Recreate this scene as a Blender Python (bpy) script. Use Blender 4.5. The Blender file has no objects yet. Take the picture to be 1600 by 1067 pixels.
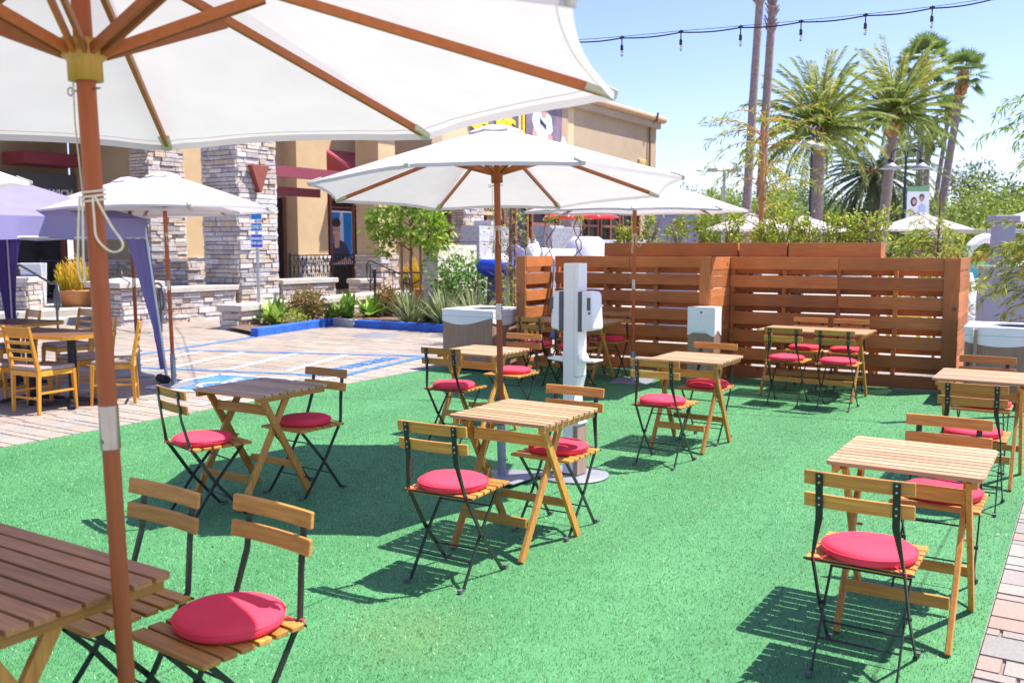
import bpy, bmesh, math, random
import numpy as np
from mathutils import Matrix, Vector
random.seed(7); RNG = np.random.default_rng(7)
PI = math.pi; R = math.radians
SC = bpy.context.scene; COL = SC.collection

# ------------------------------------------------------------------ camera, sky, sun, exposure
YAW = R(32.1); PITCH = math.atan(150.5/1450)
cd = bpy.data.cameras.new("camera"); cam = bpy.data.objects.new("camera", cd); COL.objects.link(cam)
cam.location = (0, 0, 1.6); cam.rotation_euler = (PI/2-PITCH, 0, YAW)
cd.sensor_width = 36; cd.lens = 36*1450/1600; cd.clip_start = .05; cd.clip_end = 900
cd.dof.use_dof = True; cd.dof.focus_distance = 5.2; cd.dof.aperture_fstop = 4.0
SC.camera = cam
SUN_AZ, SUN_EL = R(45), R(60.5)          # azimuth measured from +X towards +Y
w = bpy.data.worlds.new("World"); SC.world = w; w.use_nodes = True
wn = w.node_tree; bg = wn.nodes["Background"]
sky = wn.nodes.new("ShaderNodeTexSky"); sky.sky_type = 'NISHITA'; sky.sun_disc = False
sky.sun_elevation = SUN_EL; sky.sun_rotation = PI/2-SUN_AZ
sky.air_density = 1.0; sky.dust_density = 0.4; sky.ozone_density = 3.5; sky.altitude = 50
hsv = wn.nodes.new('ShaderNodeMix'); hsv.data_type = 'RGBA'; hsv.blend_type = 'MULTIPLY'; hsv.inputs[0].default_value = 1; hsv.inputs[7].default_value = (.97, .875, 1.06, 1)
wn.links.new(sky.outputs[0], hsv.inputs[6]); wn.links.new(hsv.outputs[2], bg.inputs[0]); bg.inputs[1].default_value = 0.10
sl = bpy.data.lights.new("sun", 'SUN'); sl.energy = 4.2; sl.angle = R(.5); sl.color = (1, .955, .89)
so = bpy.data.objects.new("sun", sl); COL.objects.link(so)
sd = Vector((math.cos(SUN_EL)*math.cos(SUN_AZ), math.cos(SUN_EL)*math.sin(SUN_AZ), math.sin(SUN_EL)))
so.rotation_euler = (-sd).to_track_quat('-Z', 'Y').to_euler(); so.location = sd*30
SC.view_settings.view_transform = 'Standard'; SC.view_settings.look = 'None'
SC.view_settings.exposure = 1.26; SC.view_settings.gamma = 1
SC.cycles.max_bounces = 6; SC.cycles.use_denoising = True

FWD = np.array([-math.sin(YAW), math.cos(YAW)]); RGT = np.array([math.cos(YAW), math.sin(YAW)])
def P(u, d, z=0.):
    """world point d metres out along the heading that a bearing u (0..1600) stands for"""
    k = math.hypot(1450, 150.5); q = RGT*((u-800)/k*d)+FWD*d
    return Vector((q[0], q[1], z))
def ZV(v, d): return 1.6+(383-v)/1450*d

# ------------------------------------------------------------------ mesh builder
class MB:
    def __init__(s): s.v=[]; s.f=[]; s.t=[]; s.s=[]
    def add(s, V, F, tint=None, smooth=False):
        o=len(s.v); s.v+=[tuple(p) for p in V]
        tint = random.random() if tint is None else tint
        for f in F: s.f.append([i+o for i in f]); s.t.append(tint); s.s.append(smooth)
    def box(s, c, d, rot=None, tint=None):
        x,y,z=[k/2 for k in d]; V=[Vector(p) for p in ((-x,-y,-z),(x,-y,-z),(x,y,-z),(-x,y,-z),(-x,-y,z),(x,-y,z),(x,y,z),(-x,y,z))]
        if rot is not None: V=[rot@p for p in V]
        c=Vector(c); s.add([p+c for p in V],[(3,2,1,0),(4,5,6,7),(0,1,5,4),(1,2,6,5),(2,3,7,6),(3,0,4,7)],tint)
    def bar(s, a, b, w, h, up=(0,0,1), tint=None, w2=None, h2=None):
        a=Vector(a); b=Vector(b); d=(b-a).normalized(); up=Vector(up)
        sx=d.cross(up)
        if sx.length<1e-4: sx=d.cross(Vector((0,1,0)))
        sx.normalize(); sz=sx.cross(d)
        w2=w if w2 is None else w2; h2=h if h2 is None else h2
        V=[]
        for p,ww,hh in ((a,w,h),(b,w2,h2)):
            for i,j in ((-1,-1),(1,-1),(1,1),(-1,1)): V.append(p+sx*(i*ww/2)+sz*(j*hh/2))
        s.add(V,[(3,2,1,0),(4,5,6,7),(0,1,5,4),(1,2,6,5),(2,3,7,6),(3,0,4,7)],tint)
    def tube(s, pts, r, n=8, tint=None, closed=False, caps=True):
        pts=[Vector(p) for p in pts]; m=len(pts); rs=r if isinstance(r,(list,tuple)) else [r]*m
        V=[]; prev=None
        for i,p in enumerate(pts):
            if closed: d=(pts[(i+1)%m]-pts[i-1])
            else: d=pts[min(i+1,m-1)]-pts[max(i-1,0)]
            d.normalize()
            if prev is None:
                up=Vector((0,0,1)) if abs(d.z)<.9 else Vector((1,0,0)); x=d.cross(up).normalized()
            else: x=(prev-d*prev.dot(d)).normalized()
            prev=x; y=d.cross(x)
            for k in range(n):
                a=2*PI*k/n; V.append(p+(x*math.cos(a)+y*math.sin(a))*rs[i])
        F=[]
        for i in range(m if closed else m-1):
            j=(i+1)%m
            for k in range(n):
                k2=(k+1)%n; F.append((i*n+k,i*n+k2,j*n+k2,j*n+k))
        t=random.random() if tint is None else tint
        s.add(V,F,t,True)
        if caps and not closed:
            s.add(V[:n],[tuple(range(n))[::-1]],t); s.add(V[-n:],[tuple(range(n))],t)
    def lathe(s, prof, n=24, c=(0,0,0), tint=None, smooth=True, sx=1, sy=1):
        V=[]; c=Vector(c)
        for r,z in prof:
            for k in range(n):
                a=2*PI*k/n; V.append(c+Vector((r*math.cos(a)*sx,r*math.sin(a)*sy,z)))
        F=[]
        for i in range(len(prof)-1):
            for k in range(n): k2=(k+1)%n; F.append((i*n+k,i*n+k2,(i+1)*n+k2,(i+1)*n+k))
        s.add(V,F,tint,smooth)
    def prism(s, out, a, b, axis='z', tint=None):
        """outline extruded from a to b along axis; outline in the other two axes"""
        n=len(out)
        def mk(p,h):
            if axis=='z': return (p[0],p[1],h)
            if axis=='x': return (h,p[0],p[1])
            return (p[0],h,p[1])
        V=[mk(p,a) for p in out]+[mk(p,b) for p in out]
        F=[tuple(range(n))[::-1],tuple(range(n,2*n))]+[(i,(i+1)%n,(i+1)%n+n,i+n) for i in range(n)]
        s.add(V,F,tint)
    def grid(s, rows, tint=None, smooth=True, closed=False):
        m=len(rows[0]); V=[p for r in rows for p in r]; F=[]
        for i in range(len(rows)-1):
            for k in range(m if closed else m-1):
                k2=(k+1)%m; F.append((i*m+k,i*m+k2,(i+1)*m+k2,(i+1)*m+k))
        s.add(V,F,tint,smooth)
    def xf(s, M):
        s.v=[tuple(M@Vector(p)) for p in s.v]; return s
    def build(s, name, mat, parent=None, bevel=0, fix=True):
        me=bpy.data.meshes.new(name); me.from_pydata(s.v,[],s.f)
        me.polygons.foreach_set('use_smooth',s.s)
        a=me.attributes.new('tint','FLOAT','FACE'); a.data.foreach_set('value',s.t)
        if fix:
            bm=bmesh.new(); bm.from_mesh(me); bmesh.ops.recalc_face_normals(bm,faces=bm.faces); bm.to_mesh(me); bm.free()
        me.materials.append(mat); o=bpy.data.objects.new(name,me); COL.objects.link(o); o.parent=parent
        if bevel:
            b=o.modifiers.new('bevel','BEVEL'); b.width=bevel; b.segments=2; b.limit_method='ANGLE'; b.angle_limit=R(40)
        return o
def np_mesh(name, V, q, mat, parent=None, tint=None, n=4, smooth=False):
    """V: (k*n,3) vertices, every n of them one face"""
    k=len(V)//n; me=bpy.data.meshes.new(name)
    me.vertices.add(len(V)); me.vertices.foreach_set('co',np.ascontiguousarray(V,dtype=np.float32).ravel())
    me.loops.add(len(V)); me.loops.foreach_set('vertex_index',np.arange(len(V),dtype=np.int32))
    me.polygons.add(k); me.polygons.foreach_set('loop_start',np.arange(0,len(V),n,dtype=np.int32))
    me.update(calc_edges=True)
    a=me.attributes.new('tint','FLOAT','FACE'); a.data.foreach_set('value',(RNG.random(k) if tint is None else tint).astype(np.float32))
    me.materials.append(mat); o=bpy.data.objects.new(name,me); COL.objects.link(o); o.parent=parent
    return o
def tag(o, label=None, cat=None, group=None, kind=None):
    if label: o['label']=label
    if cat: o['category']=cat
    if group: o['group']=group
    if kind: o['kind']=kind
    return o
def thing(name, label, cat, loc=(0,0,0), rz=0, group=None):
    o=bpy.data.objects.new(name,None); COL.objects.link(o); o.empty_display_size=.1
    o.location=loc; o.rotation_euler=(0,0,rz); return tag(o,label,cat,group)
def dup(root, loc, rz, label, group=None):
    def cp(o,par):
        c=o.copy(); COL.objects.link(c); c.parent=par
        for ch in o.children: cp(ch,c)
        return c
    r=cp(root,None); r.location=loc; r.rotation_euler=(0,0,rz); r['label']=label
    if group: r['group']=group
    return r
def struct(o): o['kind']='structure'; return o

# ------------------------------------------------------------------ materials
def newmat(name, rough=.6, metal=0, spec=.5):
    m=bpy.data.materials.new(name); m.use_nodes=True; b=m.node_tree.nodes['Principled BSDF']
    b.inputs['Roughness'].default_value=rough; b.inputs['Metallic'].default_value=metal
    b.inputs['Specular IOR Level'].default_value=spec
    return m,m.node_tree,b
def N(t,k,**kw):
    n=t.nodes.new(k)
    for a,v in kw.items():
        if a.startswith('i_'): n.inputs[a[2:].replace('_',' ')].default_value=v
        else: setattr(n,a,v)
    return n
def ramp(t, fac, stops):
    r=t.nodes.new('ShaderNodeValToRGB'); e=r.color_ramp.elements
    e[0].position,e[0].color=stops[0][0],(*stops[0][1],1); e[1].position,e[1].color=stops[-1][0],(*stops[-1][1],1)
    for p,c in stops[1:-1]: x=e.new(p); x.color=(*c,1)
    t.links.new(fac,r.inputs[0]); return r
def coords(t, scale=(1,1,1), src='Object'):
    c=t.nodes.new('ShaderNodeTexCoord'); m=t.nodes.new('ShaderNodeMapping'); m.inputs['Scale'].default_value=scale
    t.links.new(c.outputs[src],m.inputs[0]); return m.outputs[0]
def noise(t, vec, scale, detail=4, rough=.55):
    n=t.nodes.new('ShaderNodeTexNoise'); n.inputs['Scale'].default_value=scale; n.inputs['Detail'].default_value=detail; n.inputs['Roughness'].default_value=rough
    if vec is not None: t.links.new(vec,n.inputs['Vector'])
    return n
def bump(t, b, h, strength, dist=.01):
    n=t.nodes.new('ShaderNodeBump'); n.inputs['Strength'].default_value=strength; n.inputs['Distance'].default_value=dist
    t.links.new(h,n.inputs['Height']); t.links.new(n.outputs[0],b.inputs['Normal'])
def mix(t, a, b, f, mode='MIX'):
    m=t.nodes.new('ShaderNodeMix'); m.data_type='RGBA'; m.blend_type=mode
    for s,x in (('A',a),('B',b)):
        i=[q for q in m.inputs if q.name==s and q.type=='RGBA'][0]
        if isinstance(x,tuple): i.default_value=(*x,1)
        else: t.links.new(x,i)
    fi=[q for q in m.inputs if q.name=='Factor' and q.type=='VALUE'][0]
    if isinstance(f,(int,float)): fi.default_value=f
    else: t.links.new(f,fi)
    return [q for q in m.outputs if q.type=='RGBA'][0]
def tintnode(t):
    a=t.nodes.new('ShaderNodeAttribute'); a.attribute_name='tint'; return a.outputs['Fac']
def plain(name, c, rough=.6, metal=0, var=.12, scale=12, bmp=.0, bscale=200, spec=.5):
    m,t,b=newmat(name,rough,metal,spec); v=coords(t); n=noise(t,v,scale)
    r=ramp(t,n.outputs[0],[(.3,tuple(k*(1-var) for k in c)),(.7,tuple(min(1,k*(1+var)) for k in c))])
    t.links.new(r.outputs[0],b.inputs[0])
    if bmp: bump(t,b,noise(t,v,bscale,3).outputs[0],bmp,.004)
    return m
def wood(name, dark, light, along='x', rough=.55, knots=False, wear=None):
    m,t,b=newmat(name,rough); sc={'x':(1.2,22,22),'y':(22,1.2,22),'z':(22,22,1.2)}[along]
    tn0=tintnode(t); oi=t.nodes.new('ShaderNodeObjectInfo'); sm=N(t,'ShaderNodeMath',operation='ADD'); t.links.new(tn0,sm.inputs[0]); t.links.new(oi.outputs['Random'],sm.inputs[1]); fr=N(t,'ShaderNodeMath',operation='FRACT'); t.links.new(sm.outputs[0],fr.inputs[0]); tn=fr.outputs[0]; c=t.nodes.new('ShaderNodeTexCoord'); mp=t.nodes.new('ShaderNodeMapping'); mp.inputs['Scale'].default_value=sc
    ad=t.nodes.new('ShaderNodeVectorMath'); ad.operation='ADD'; mu=N(t,'ShaderNodeMath',operation='MULTIPLY'); mu.inputs[1].default_value=9
    t.links.new(tn,mu.inputs[0]); t.links.new(c.outputs['Object'],ad.inputs[0]); t.links.new(mu.outputs[0],ad.inputs[1]); t.links.new(ad.outputs[0],mp.inputs[0])
    n=noise(t,mp.outputs[0],3.2,6,.65); r=ramp(t,n.outputs[0],[(.28,dark),(.5,tuple((a+k)/2 for a,k in zip(dark,light))),(.72,light)])
    tr=ramp(t,tn,[(0,(.66,.62,.58)),(1,(1.12,1.1,1.05))])
    col=mix(t,r.outputs[0],tr.outputs[0],1.,'MULTIPLY')
    if knots:
        vo=N(t,'ShaderNodeTexVoronoi',i_Scale=3.1); t.links.new(ad.outputs[0],vo.inputs['Vector'])
        kr=ramp(t,vo.outputs['Distance'],[(.03,(1,1,1)),(.11,(0,0,0))])
        col=mix(t,col,tuple(k*.35 for k in dark),kr.outputs[0])
        big=noise(t,coords(t),1.7,3); br=ramp(t,big.outputs[0],[(.3,(.72,.72,.72)),(.7,(1.15,1.1,1.05))]); col=mix(t,col,br.outputs[0],1.,'MULTIPLY')
    t.links.new(col,b.inputs[0]); bump(t,b,n.outputs[0],.25,.003); return m
def leafmat(name, stops, trans=.35, rough=.5):
    m,t,b=newmat(name,rough,0,.3); r=ramp(t,tintnode(t),stops); t.links.new(r.outputs[0],b.inputs[0])
    tr=t.nodes.new('ShaderNodeBsdfTranslucent'); t.links.new(r.outputs[0],tr.inputs[0])
    mx=t.nodes.new('ShaderNodeMixShader'); mx.inputs[0].default_value=trans
    t.links.new(b.outputs[0],mx.inputs[1]); t.links.new(tr.outputs[0],mx.inputs[2]); t.links.new(mx.outputs[0],t.nodes['Material Output'].inputs[0]); return m
def clothmat(name, c, trans=.3, c2=None):
    m,t,b=newmat(name,.85,0,.1); v=coords(t); n=noise(t,v,5,4); c2=c2 or tuple(k*.93 for k in c)
    r=ramp(t,n.outputs[0],[(.3,c2),(.7,c)]); t.links.new(r.outputs[0],b.inputs[0])
    w1=noise(t,coords(t,(1,1,1)),420,2); 
    ad=N(t,'ShaderNodeMath',operation='ADD'); bb=noise(t,v,3.2,3); k=N(t,'ShaderNodeMath',operation='MULTIPLY'); k.inputs[1].default_value=6
    t.links.new(bb.outputs[0],k.inputs[0]); t.links.new(k.outputs[0],ad.inputs[0]); t.links.new(w1.outputs[0],ad.inputs[1]); bump(t,b,ad.outputs[0],.12,.004)
    if trans:
        tr=t.nodes.new('ShaderNodeBsdfTranslucent'); t.links.new(r.outputs[0],tr.inputs[0])
        mx=t.nodes.new('ShaderNodeMixShader'); mx.inputs[0].default_value=trans
        t.links.new(b.outputs[0],mx.inputs[1]); t.links.new(tr.outputs[0],mx.inputs[2]); t.links.new(mx.outputs[0],t.nodes['Material Output'].inputs[0])
    return m
def stonemat(name, cols):
    m,t,b=newmat(name,.85,0,.2); tn=tintnode(t); k=len(cols)
    r=ramp(t,tn,[(i/(k-1),c) for i,c in enumerate(cols)]); v=coords(t); n=noise(t,v,14,5)
    nr=ramp(t,n.outputs[0],[(.3,(.72,.7,.68)),(.7,(1.12,1.1,1.08))])
    t.links.new(mix(t,r.outputs[0],nr.outputs[0],1.,'MULTIPLY'),b.inputs[0]); bump(t,b,n.outputs[0],.6,.02); return m
M={}
M['acacia_x']=wood('acacia along x',(.40,.155,.026),(.70,.345,.072),'x')
M['acacia_y']=wood('acacia along y',(.40,.155,.026),(.70,.345,.072),'y')
M['acacia_z']=wood('acacia upright',(.40,.155,.028),(.68,.335,.07),'z')
M['acacia_shade']=wood('parasol shaded acacia',(.30,.115,.045),(.56,.265,.11),'x',.6)  # darker copy of the tabletop wood, parasol shade put into its colour
M['acacia_top']=wood('pale acacia',(.42,.235,.12),(.66,.43,.255),'x',.5)  # table tops, lighter and less saturated than the leg wood
M['fence']=wood('stained pallet boards',(.41,.130,.036),(.62,.225,.064),'x',.65,True)
M['fence_z']=wood('stained pallet posts',(.41,.130,.036),(.60,.22,.064),'z',.65,True)
M['fence_y']=wood('stained pallet side boards',(.44,.145,.04),(.66,.25,.072),'y',.65,True)
M['pole']=wood('stained eucalyptus pole',(.35,.072,.013),(.45,.108,.021),'z',.5)
M['rib']=wood('stained eucalyptus rib',(.37,.098,.024),(.48,.14,.036),'x',.5)
M['hubwood']=wood('yellow hub wood',(.42,.22,.03),(.6,.36,.07),'z',.4)
M['steel_black']=plain('black painted steel',(.018,.02,.019),.38,.1,.2)
M['steel_grey']=plain('grey painted steel',(.25,.27,.30),.45,.3,.1)
M['plate']=plain('grey steel plate',(.24,.25,.28),.5,.2,.12,6)
M['chrome']=plain('polished metal sleeve',(.36,.35,.34),.16,1.,.08)
M['cap']=plain('grey rubber foot',(.10,.105,.11),.6)
M['canvas']=clothmat('cream white canvas',(.685,.63,.64),.35)
M['pocket']=clothmat('canvas pocket',(.62,.60,.5),.15)
M['red']=clothmat('pink red cushion cloth',(.84,.066,.110),0,(.79,.052,.09))
M['rope']=plain('cotton cord',(.72,.66,.55),.9,0,.1,60,.4,300)
M['tent']=clothmat('purple grey tent cloth',(.30,.27,.50),.2)
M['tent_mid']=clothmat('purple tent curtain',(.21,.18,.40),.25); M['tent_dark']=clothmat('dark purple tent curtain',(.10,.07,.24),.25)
M['tubegrey']=plain('pale tent tube',(.55,.56,.6),.35,.4,.08)
M['white']=plain('white laminate',(.81,.77,.79),.35,0,.03)
M['whiteplastic']=plain('white dispenser plastic',(.80,.77,.82),.3,0,.02)
M['darkplastic']=plain('dark grey plastic',(.09,.085,.11),.4)
M['binwood']=wood('printed grey brown wood',(.29,.16,.115),(.47,.30,.225),'z',.5)
M['binwood_pink']=wood('printed pinkish wood',(.36,.22,.17),(.52,.36,.30),'z',.5)
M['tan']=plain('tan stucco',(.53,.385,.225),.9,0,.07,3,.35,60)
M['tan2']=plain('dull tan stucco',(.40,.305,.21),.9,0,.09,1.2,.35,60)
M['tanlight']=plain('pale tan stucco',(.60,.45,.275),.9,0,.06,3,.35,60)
M['cornice']=plain('terracotta tan cornice',(.46,.295,.185),.8,0,.08,4)
M['maroon']=plain('maroon painted steel',(.22,.035,.055),.5,0,.1)
M['maroon2']=plain('maroon awning metal',(.30,.05,.08),.5,0,.1)
M['rust']=plain('rust red panel',(.25,.06,.04),.6,0,.1)
M['frame_brown']=plain('brown window frame',(.24,.08,.045),.5)
M['stone']=stonemat('stacked ledge stone',[(.34,.31,.31),(.60,.58,.60),(.50,.40,.31),(.70,.66,.64),(.44,.42,.44),(.60,.46,.33),(.76,.72,.70)])
M['grout']=plain('dark stone joints',(.13,.115,.10),.95)
M['cast']=plain('cast stone cap',(.52,.47,.41),.85,0,.1,6,.3,90)
M['block']=stonemat('painted castle block',[(.42,.42,.46),(.5,.5,.54),(.46,.46,.5)])
M['blockcream']=stonemat('cream block',[(.56,.53,.42),(.62,.60,.50),(.5,.49,.42)])
M['concrete']=plain('pale concrete',(.40,.37,.33),.9,0,.1,2.5,.3,70)
def worn(name,c,under,amount,scale):
    m,t,b=newmat(name,.6); v=coords(t); a=noise(t,v,scale,6,.7); f=noise(t,v,scale*.18,3); ad=N(t,'ShaderNodeMath',operation='ADD'); t.links.new(a.outputs[0],ad.inputs[0]); t.links.new(f.outputs[0],ad.inputs[1])
    r=ramp(t,ad.outputs[0],[(1.0+amount,(0,0,0)),(1.06+amount,(1,1,1))]) if False else ramp(t,a.outputs[0],[(.60-amount,(0,0,0)),(.66-amount,(1,1,1))])
    n2=noise(t,v,5,3); cc=ramp(t,n2.outputs[0],[(.3,tuple(k*.75 for k in c)),(.7,tuple(min(1,k*1.2) for k in c))]); t.links.new(mix(t,cc.outputs[0],under,r.outputs[0]),b.inputs[0]); bump(t,b,a.outputs[0],.3,.004); return m
M['blue']=worn('blue kerb paint',(.02,.115,.50),(.34,.33,.32),-.04,16)
M['blueline']=worn('worn blue line paint',(.05,.20,.58),(.33,.27,.235),.04,26)
M['whiteline']=worn('worn white line paint',(.70,.69,.66),(.33,.27,.235),.03,26)
M['signblue']=plain('sign blue',(.01,.10,.62),.35)
M['signcyan']=plain('sign light blue',(.01,.24,.62),.35)
M['signwhite']=plain('sign white',(.85,.86,.88),.4,0,.02)
M['galv']=plain('galvanised post',(.42,.45,.48),.4,.6)
M['mulch']=plain('brown mulch',(.16,.095,.06),.95,0,.5,40,1.,60)
M['terracotta']=plain('glazed terracotta',(.47,.20,.07),.5,0,.2,4)
M['iron']=plain('wrought iron',(.02,.02,.024),.5,.2)
M['railgrey']=plain('dark grey handrail',(.07,.075,.085),.42,.4)
M['yellow']=plain('yellow letters',(.85,.62,.01),.45)
M['gold']=plain('gold letters',(.85,.60,.22),.4)
M['slate']=plain('slate sign panel',(.10,.10,.115),.6)
M['dark']=plain('dark brick',(.10,.075,.09),.8,0,.3,9)
M['black']=plain('black',(.012,.012,.014),.7)
M['lav']=plain('lavender grey panel',(.30,.29,.38),.7,0,.06,3)
M['offwhite']=plain('white moulded fibreglass',(.80,.77,.79),.5,0,.04,4)
M['inflblue']=plain('blue vinyl',(.015,.06,.45),.35,0,.15,5)
M['infllilac']=plain('lilac vinyl',(.42,.42,.80),.4)
M['redcloth']=clothmat('red parasol cloth',(.72,.06,.07),.3)
M['orangecloth']=clothmat('orange parasol cloth',(.85,.50,.22),.4)
M['orangewood']=wood('orange lacquered wood',(.60,.25,.025),(.80,.39,.045),'z',.35)
M['tabletop']=wood('dark veneer table top',(.16,.075,.035),(.28,.14,.065),'x',.3)
M['tanvinyl']=plain('taupe vinyl',(.36,.27,.215),.5,0,.06)
M['bark']=plain('grey palm bark',(.26,.20,.19),.95,0,.3,9,.9,30)
M['barkbrown']=plain('brown bark',(.24,.12,.075),.95,0,.35,16,.8,40)
M['stake']=plain('wooden stake',(.30,.19,.12),.9,0,.2,20)
M['orangestem']=plain('orange bamboo stake',(.55,.23,.07),.7,0,.2,8)
M['thatch']=plain('dry palm boots',(.42,.23,.09),.95,0,.35,20,.8,40)
M['lamp']=plain('dark green lamp metal',(.03,.04,.045),.4,.3)
M['lampshade']=plain('pale lamp shade',(.38,.39,.42),.35,.2)
M['teal']=plain('teal paint',(.05,.38,.46),.5)
M['skin']=plain('printed skin tone',(.55,.30,.21),.6); M['skin2']=plain('printed pale skin',(.62,.38,.30),.6)
M['hair']=plain('printed dark hair',(.035,.022,.018),.6); M['shirtdark']=plain('printed navy shirt',(.04,.05,.09),.6)
M['shirtpale']=plain('printed pale blue shirt',(.52,.60,.80),.6); M['posterblue']=plain('printed blue',(.01,.20,.55),.5,0,.25,2)
M['postergreen']=plain('printed green',(.18,.40,.20),.5); M['printbrown']=plain('printed violet brown',(.19,.14,.19),.6,0,.3,2)
M['kerbgrey']=plain('bare kerb concrete',(.45,.42,.39),.9,0,.15,8)
M['glassbulb']=newmat('clear glass bulb',.05)[0]; M['glassbulb'].node_tree.nodes['Principled BSDF'].inputs['Transmission Weight'].default_value=.9
def glass():
    m,t,b=newmat('dark shop glass',.06,0,.6); v=coords(t); n=noise(t,v,1.3,3); r=ramp(t,n.outputs[0],[(.35,(.012,.012,.016)),(.7,(.05,.05,.06))]); t.links.new(r.outputs[0],b.inputs[0]); return m
M['glass']=glass()
G=[(.0,(.018,.05,.012)),(.5,(.07,.16,.03)),(1,(.20,.30,.06))]
M['leaf']=leafmat('mid green leaf',G); 
M['leafmid']=leafmat('fresh green leaf',[(0,(.05,.12,.02)),(.5,(.14,.30,.05)),(1,(.32,.46,.10))]); M['leafyellow']=leafmat('yellow green leaf',[(0,(.09,.15,.02)),(.5,(.34,.42,.04)),(1,(.62,.62,.10))])
M['leafbright']=leafmat('bright green leaf',[(0,(.06,.14,.015)),(.5,(.24,.40,.04)),(1,(.55,.62,.09))])
M['leafred']=leafmat('red and green leaf',[(0,(.06,.11,.02)),(.45,(.22,.24,.05)),(.7,(.36,.12,.05)),(1,(.42,.07,.05))])
M['leafgold']=leafmat('golden leaf',[(0,(.50,.40,.04)),(.55,(.86,.66,.06)),(1,(.88,.46,.06))])
M['palm']=leafmat('date palm leaf',[(0,(.08,.135,.03)),(.5,(.27,.33,.068)),(1,(.55,.51,.14))],.42)
M['palmdark']=leafmat('shaded date palm leaf',[(0,(.04,.07,.035)),(.6,(.14,.18,.075)),(1,(.34,.32,.14))],.3)  # darker copy of the palm leaf, shade put into the colour
M['fan']=leafmat('fan palm leaf',[(0,(.06,.12,.03)),(.6,(.20,.29,.08)),(1,(.40,.45,.15))],.35)
M['treegreen']=leafmat('distant tree leaf',[(0,(.045,.085,.03)),(.5,(.12,.19,.06)),(1,(.26,.32,.11))],.3)
M['treelight']=leafmat('distant light tree leaf',[(0,(.09,.15,.03)),(.5,(.25,.34,.06)),(1,(.46,.50,.12))],.35)
M['agave']=leafmat('agave leaf',[(0,(.08,.20,.04)),(.5,(.25,.44,.06)),(1,(.48,.60,.13))],.3)
M['grassy']=leafmat('variegated grass blade',[(0,(.06,.10,.04)),(.5,(.24,.30,.11)),(1,(.55,.55,.30))],.3)
M['dry']=leafmat('dry twig',[(0,(.16,.07,.06)),(1,(.45,.30,.20))],.1)
def turfmat():
    m,t,b=newmat('artificial turf',.62,0,.35); v=coords(t); n=noise(t,v,520,2,.6); big=noise(t,v,.9,4); mid=noise(t,v,9,3)
    r=ramp(t,n.outputs[0],[(.25,(.028,.14,.045)),(.5,(.066,.24,.084)),(.66,(.12,.345,.138)),(.76,(.34,.54,.33))])  # palest stop paints fine sparkle into the turf colour
    br=ramp(t,big.outputs[0],[(.3,(.86,.9,.86)),(.7,(1.1,1.06,1.08))]); mr=ramp(t,mid.outputs[0],[(.3,(.88,.9,.9)),(.7,(1.08,1.06,1.06))])
    c=mix(t,mix(t,r.outputs[0],br.outputs[0],1.,'MULTIPLY'),mr.outputs[0],1.,'MULTIPLY'); 
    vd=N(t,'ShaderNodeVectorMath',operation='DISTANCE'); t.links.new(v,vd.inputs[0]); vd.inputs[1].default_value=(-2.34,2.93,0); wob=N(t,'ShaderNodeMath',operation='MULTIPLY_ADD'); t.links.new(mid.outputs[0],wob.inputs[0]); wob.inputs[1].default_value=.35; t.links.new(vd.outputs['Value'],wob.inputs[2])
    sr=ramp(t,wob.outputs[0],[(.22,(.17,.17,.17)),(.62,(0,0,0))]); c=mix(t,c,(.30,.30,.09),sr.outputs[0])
    sx=N(t,'ShaderNodeSeparateXYZ'); t.links.new(v,sx.inputs[0]); pp=N(t,'ShaderNodeMath',operation='PINGPONG'); ax=N(t,'ShaderNodeMath',operation='ADD'); ax.inputs[1].default_value=.62; t.links.new(sx.outputs['X'],ax.inputs[0]); t.links.new(ax.outputs[0],pp.inputs[0]); pp.inputs[1].default_value=1.14
    se=ramp(t,pp.outputs[0],[(.004,(.55,.55,.55)),(.012,(1,1,1))]); c=mix(t,c,se.outputs[0],1.,'MULTIPLY')
    pile=N(t,'ShaderNodeTexWave',i_Scale=.28,i_Distortion=2.5); pile.inputs['Detail'].default_value=3; t.links.new(v,pile.inputs['Vector']); pr_=ramp(t,pile.outputs['Fac'],[(.2,(.92,.93,.92)),(.8,(1.05,1.04,1.05))]); c=mix(t,c,pr_.outputs[0],1.,'MULTIPLY')
    t.links.new(c,b.inputs[0]); bump(t,b,n.outputs[0],.35,.005); return m
M['turf']=turfmat()
M['turfblade']=leafmat('turf blade',[(0,(.032,.155,.050)),(.55,(.076,.265,.095)),(.88,(.14,.375,.155)),(1,(.62,.76,.56))],.15,.45)  # whitish end of the ramp paints sparkle on a few blades
def pavemat(name, cols):
    m,t,b=newmat(name,.85,0,.25); r=ramp(t,tintnode(t),[(i/(len(cols)-1),c) for i,c in enumerate(cols)]); v=coords(t)
    n=noise(t,v,60,4); big=noise(t,v,.7,3)
    a=ramp(t,n.outputs[0],[(.3,(.86,.86,.86)),(.7,(1.08,1.08,1.08))]); bb=ramp(t,big.outputs[0],[(.3,(.88,.87,.86)),(.7,(1.08,1.08,1.08))])
    t.links.new(mix(t,mix(t,r.outputs[0],a.outputs[0],1.,'MULTIPLY'),bb.outputs[0],1.,'MULTIPLY'),b.inputs[0]); bump(t,b,n.outputs[0],.35,.004); return m
M['paver']=pavemat('mixed pavers',[(.335,.24,.185),(.335,.285,.235),(.26,.245,.225),(.385,.295,.23),(.375,.32,.27)])
M['paver2']=pavemat('cool mixed pavers',[(.34,.235,.195),(.34,.275,.24),(.27,.25,.235),(.27,.295,.265),(.38,.30,.26)])
M['paver3']=pavemat('cream border pavers',[(.35,.285,.235),(.38,.31,.255),(.30,.285,.265),(.36,.32,.28)])
M['joint']=plain('sand joint',(.27,.235,.205),.95)

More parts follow.
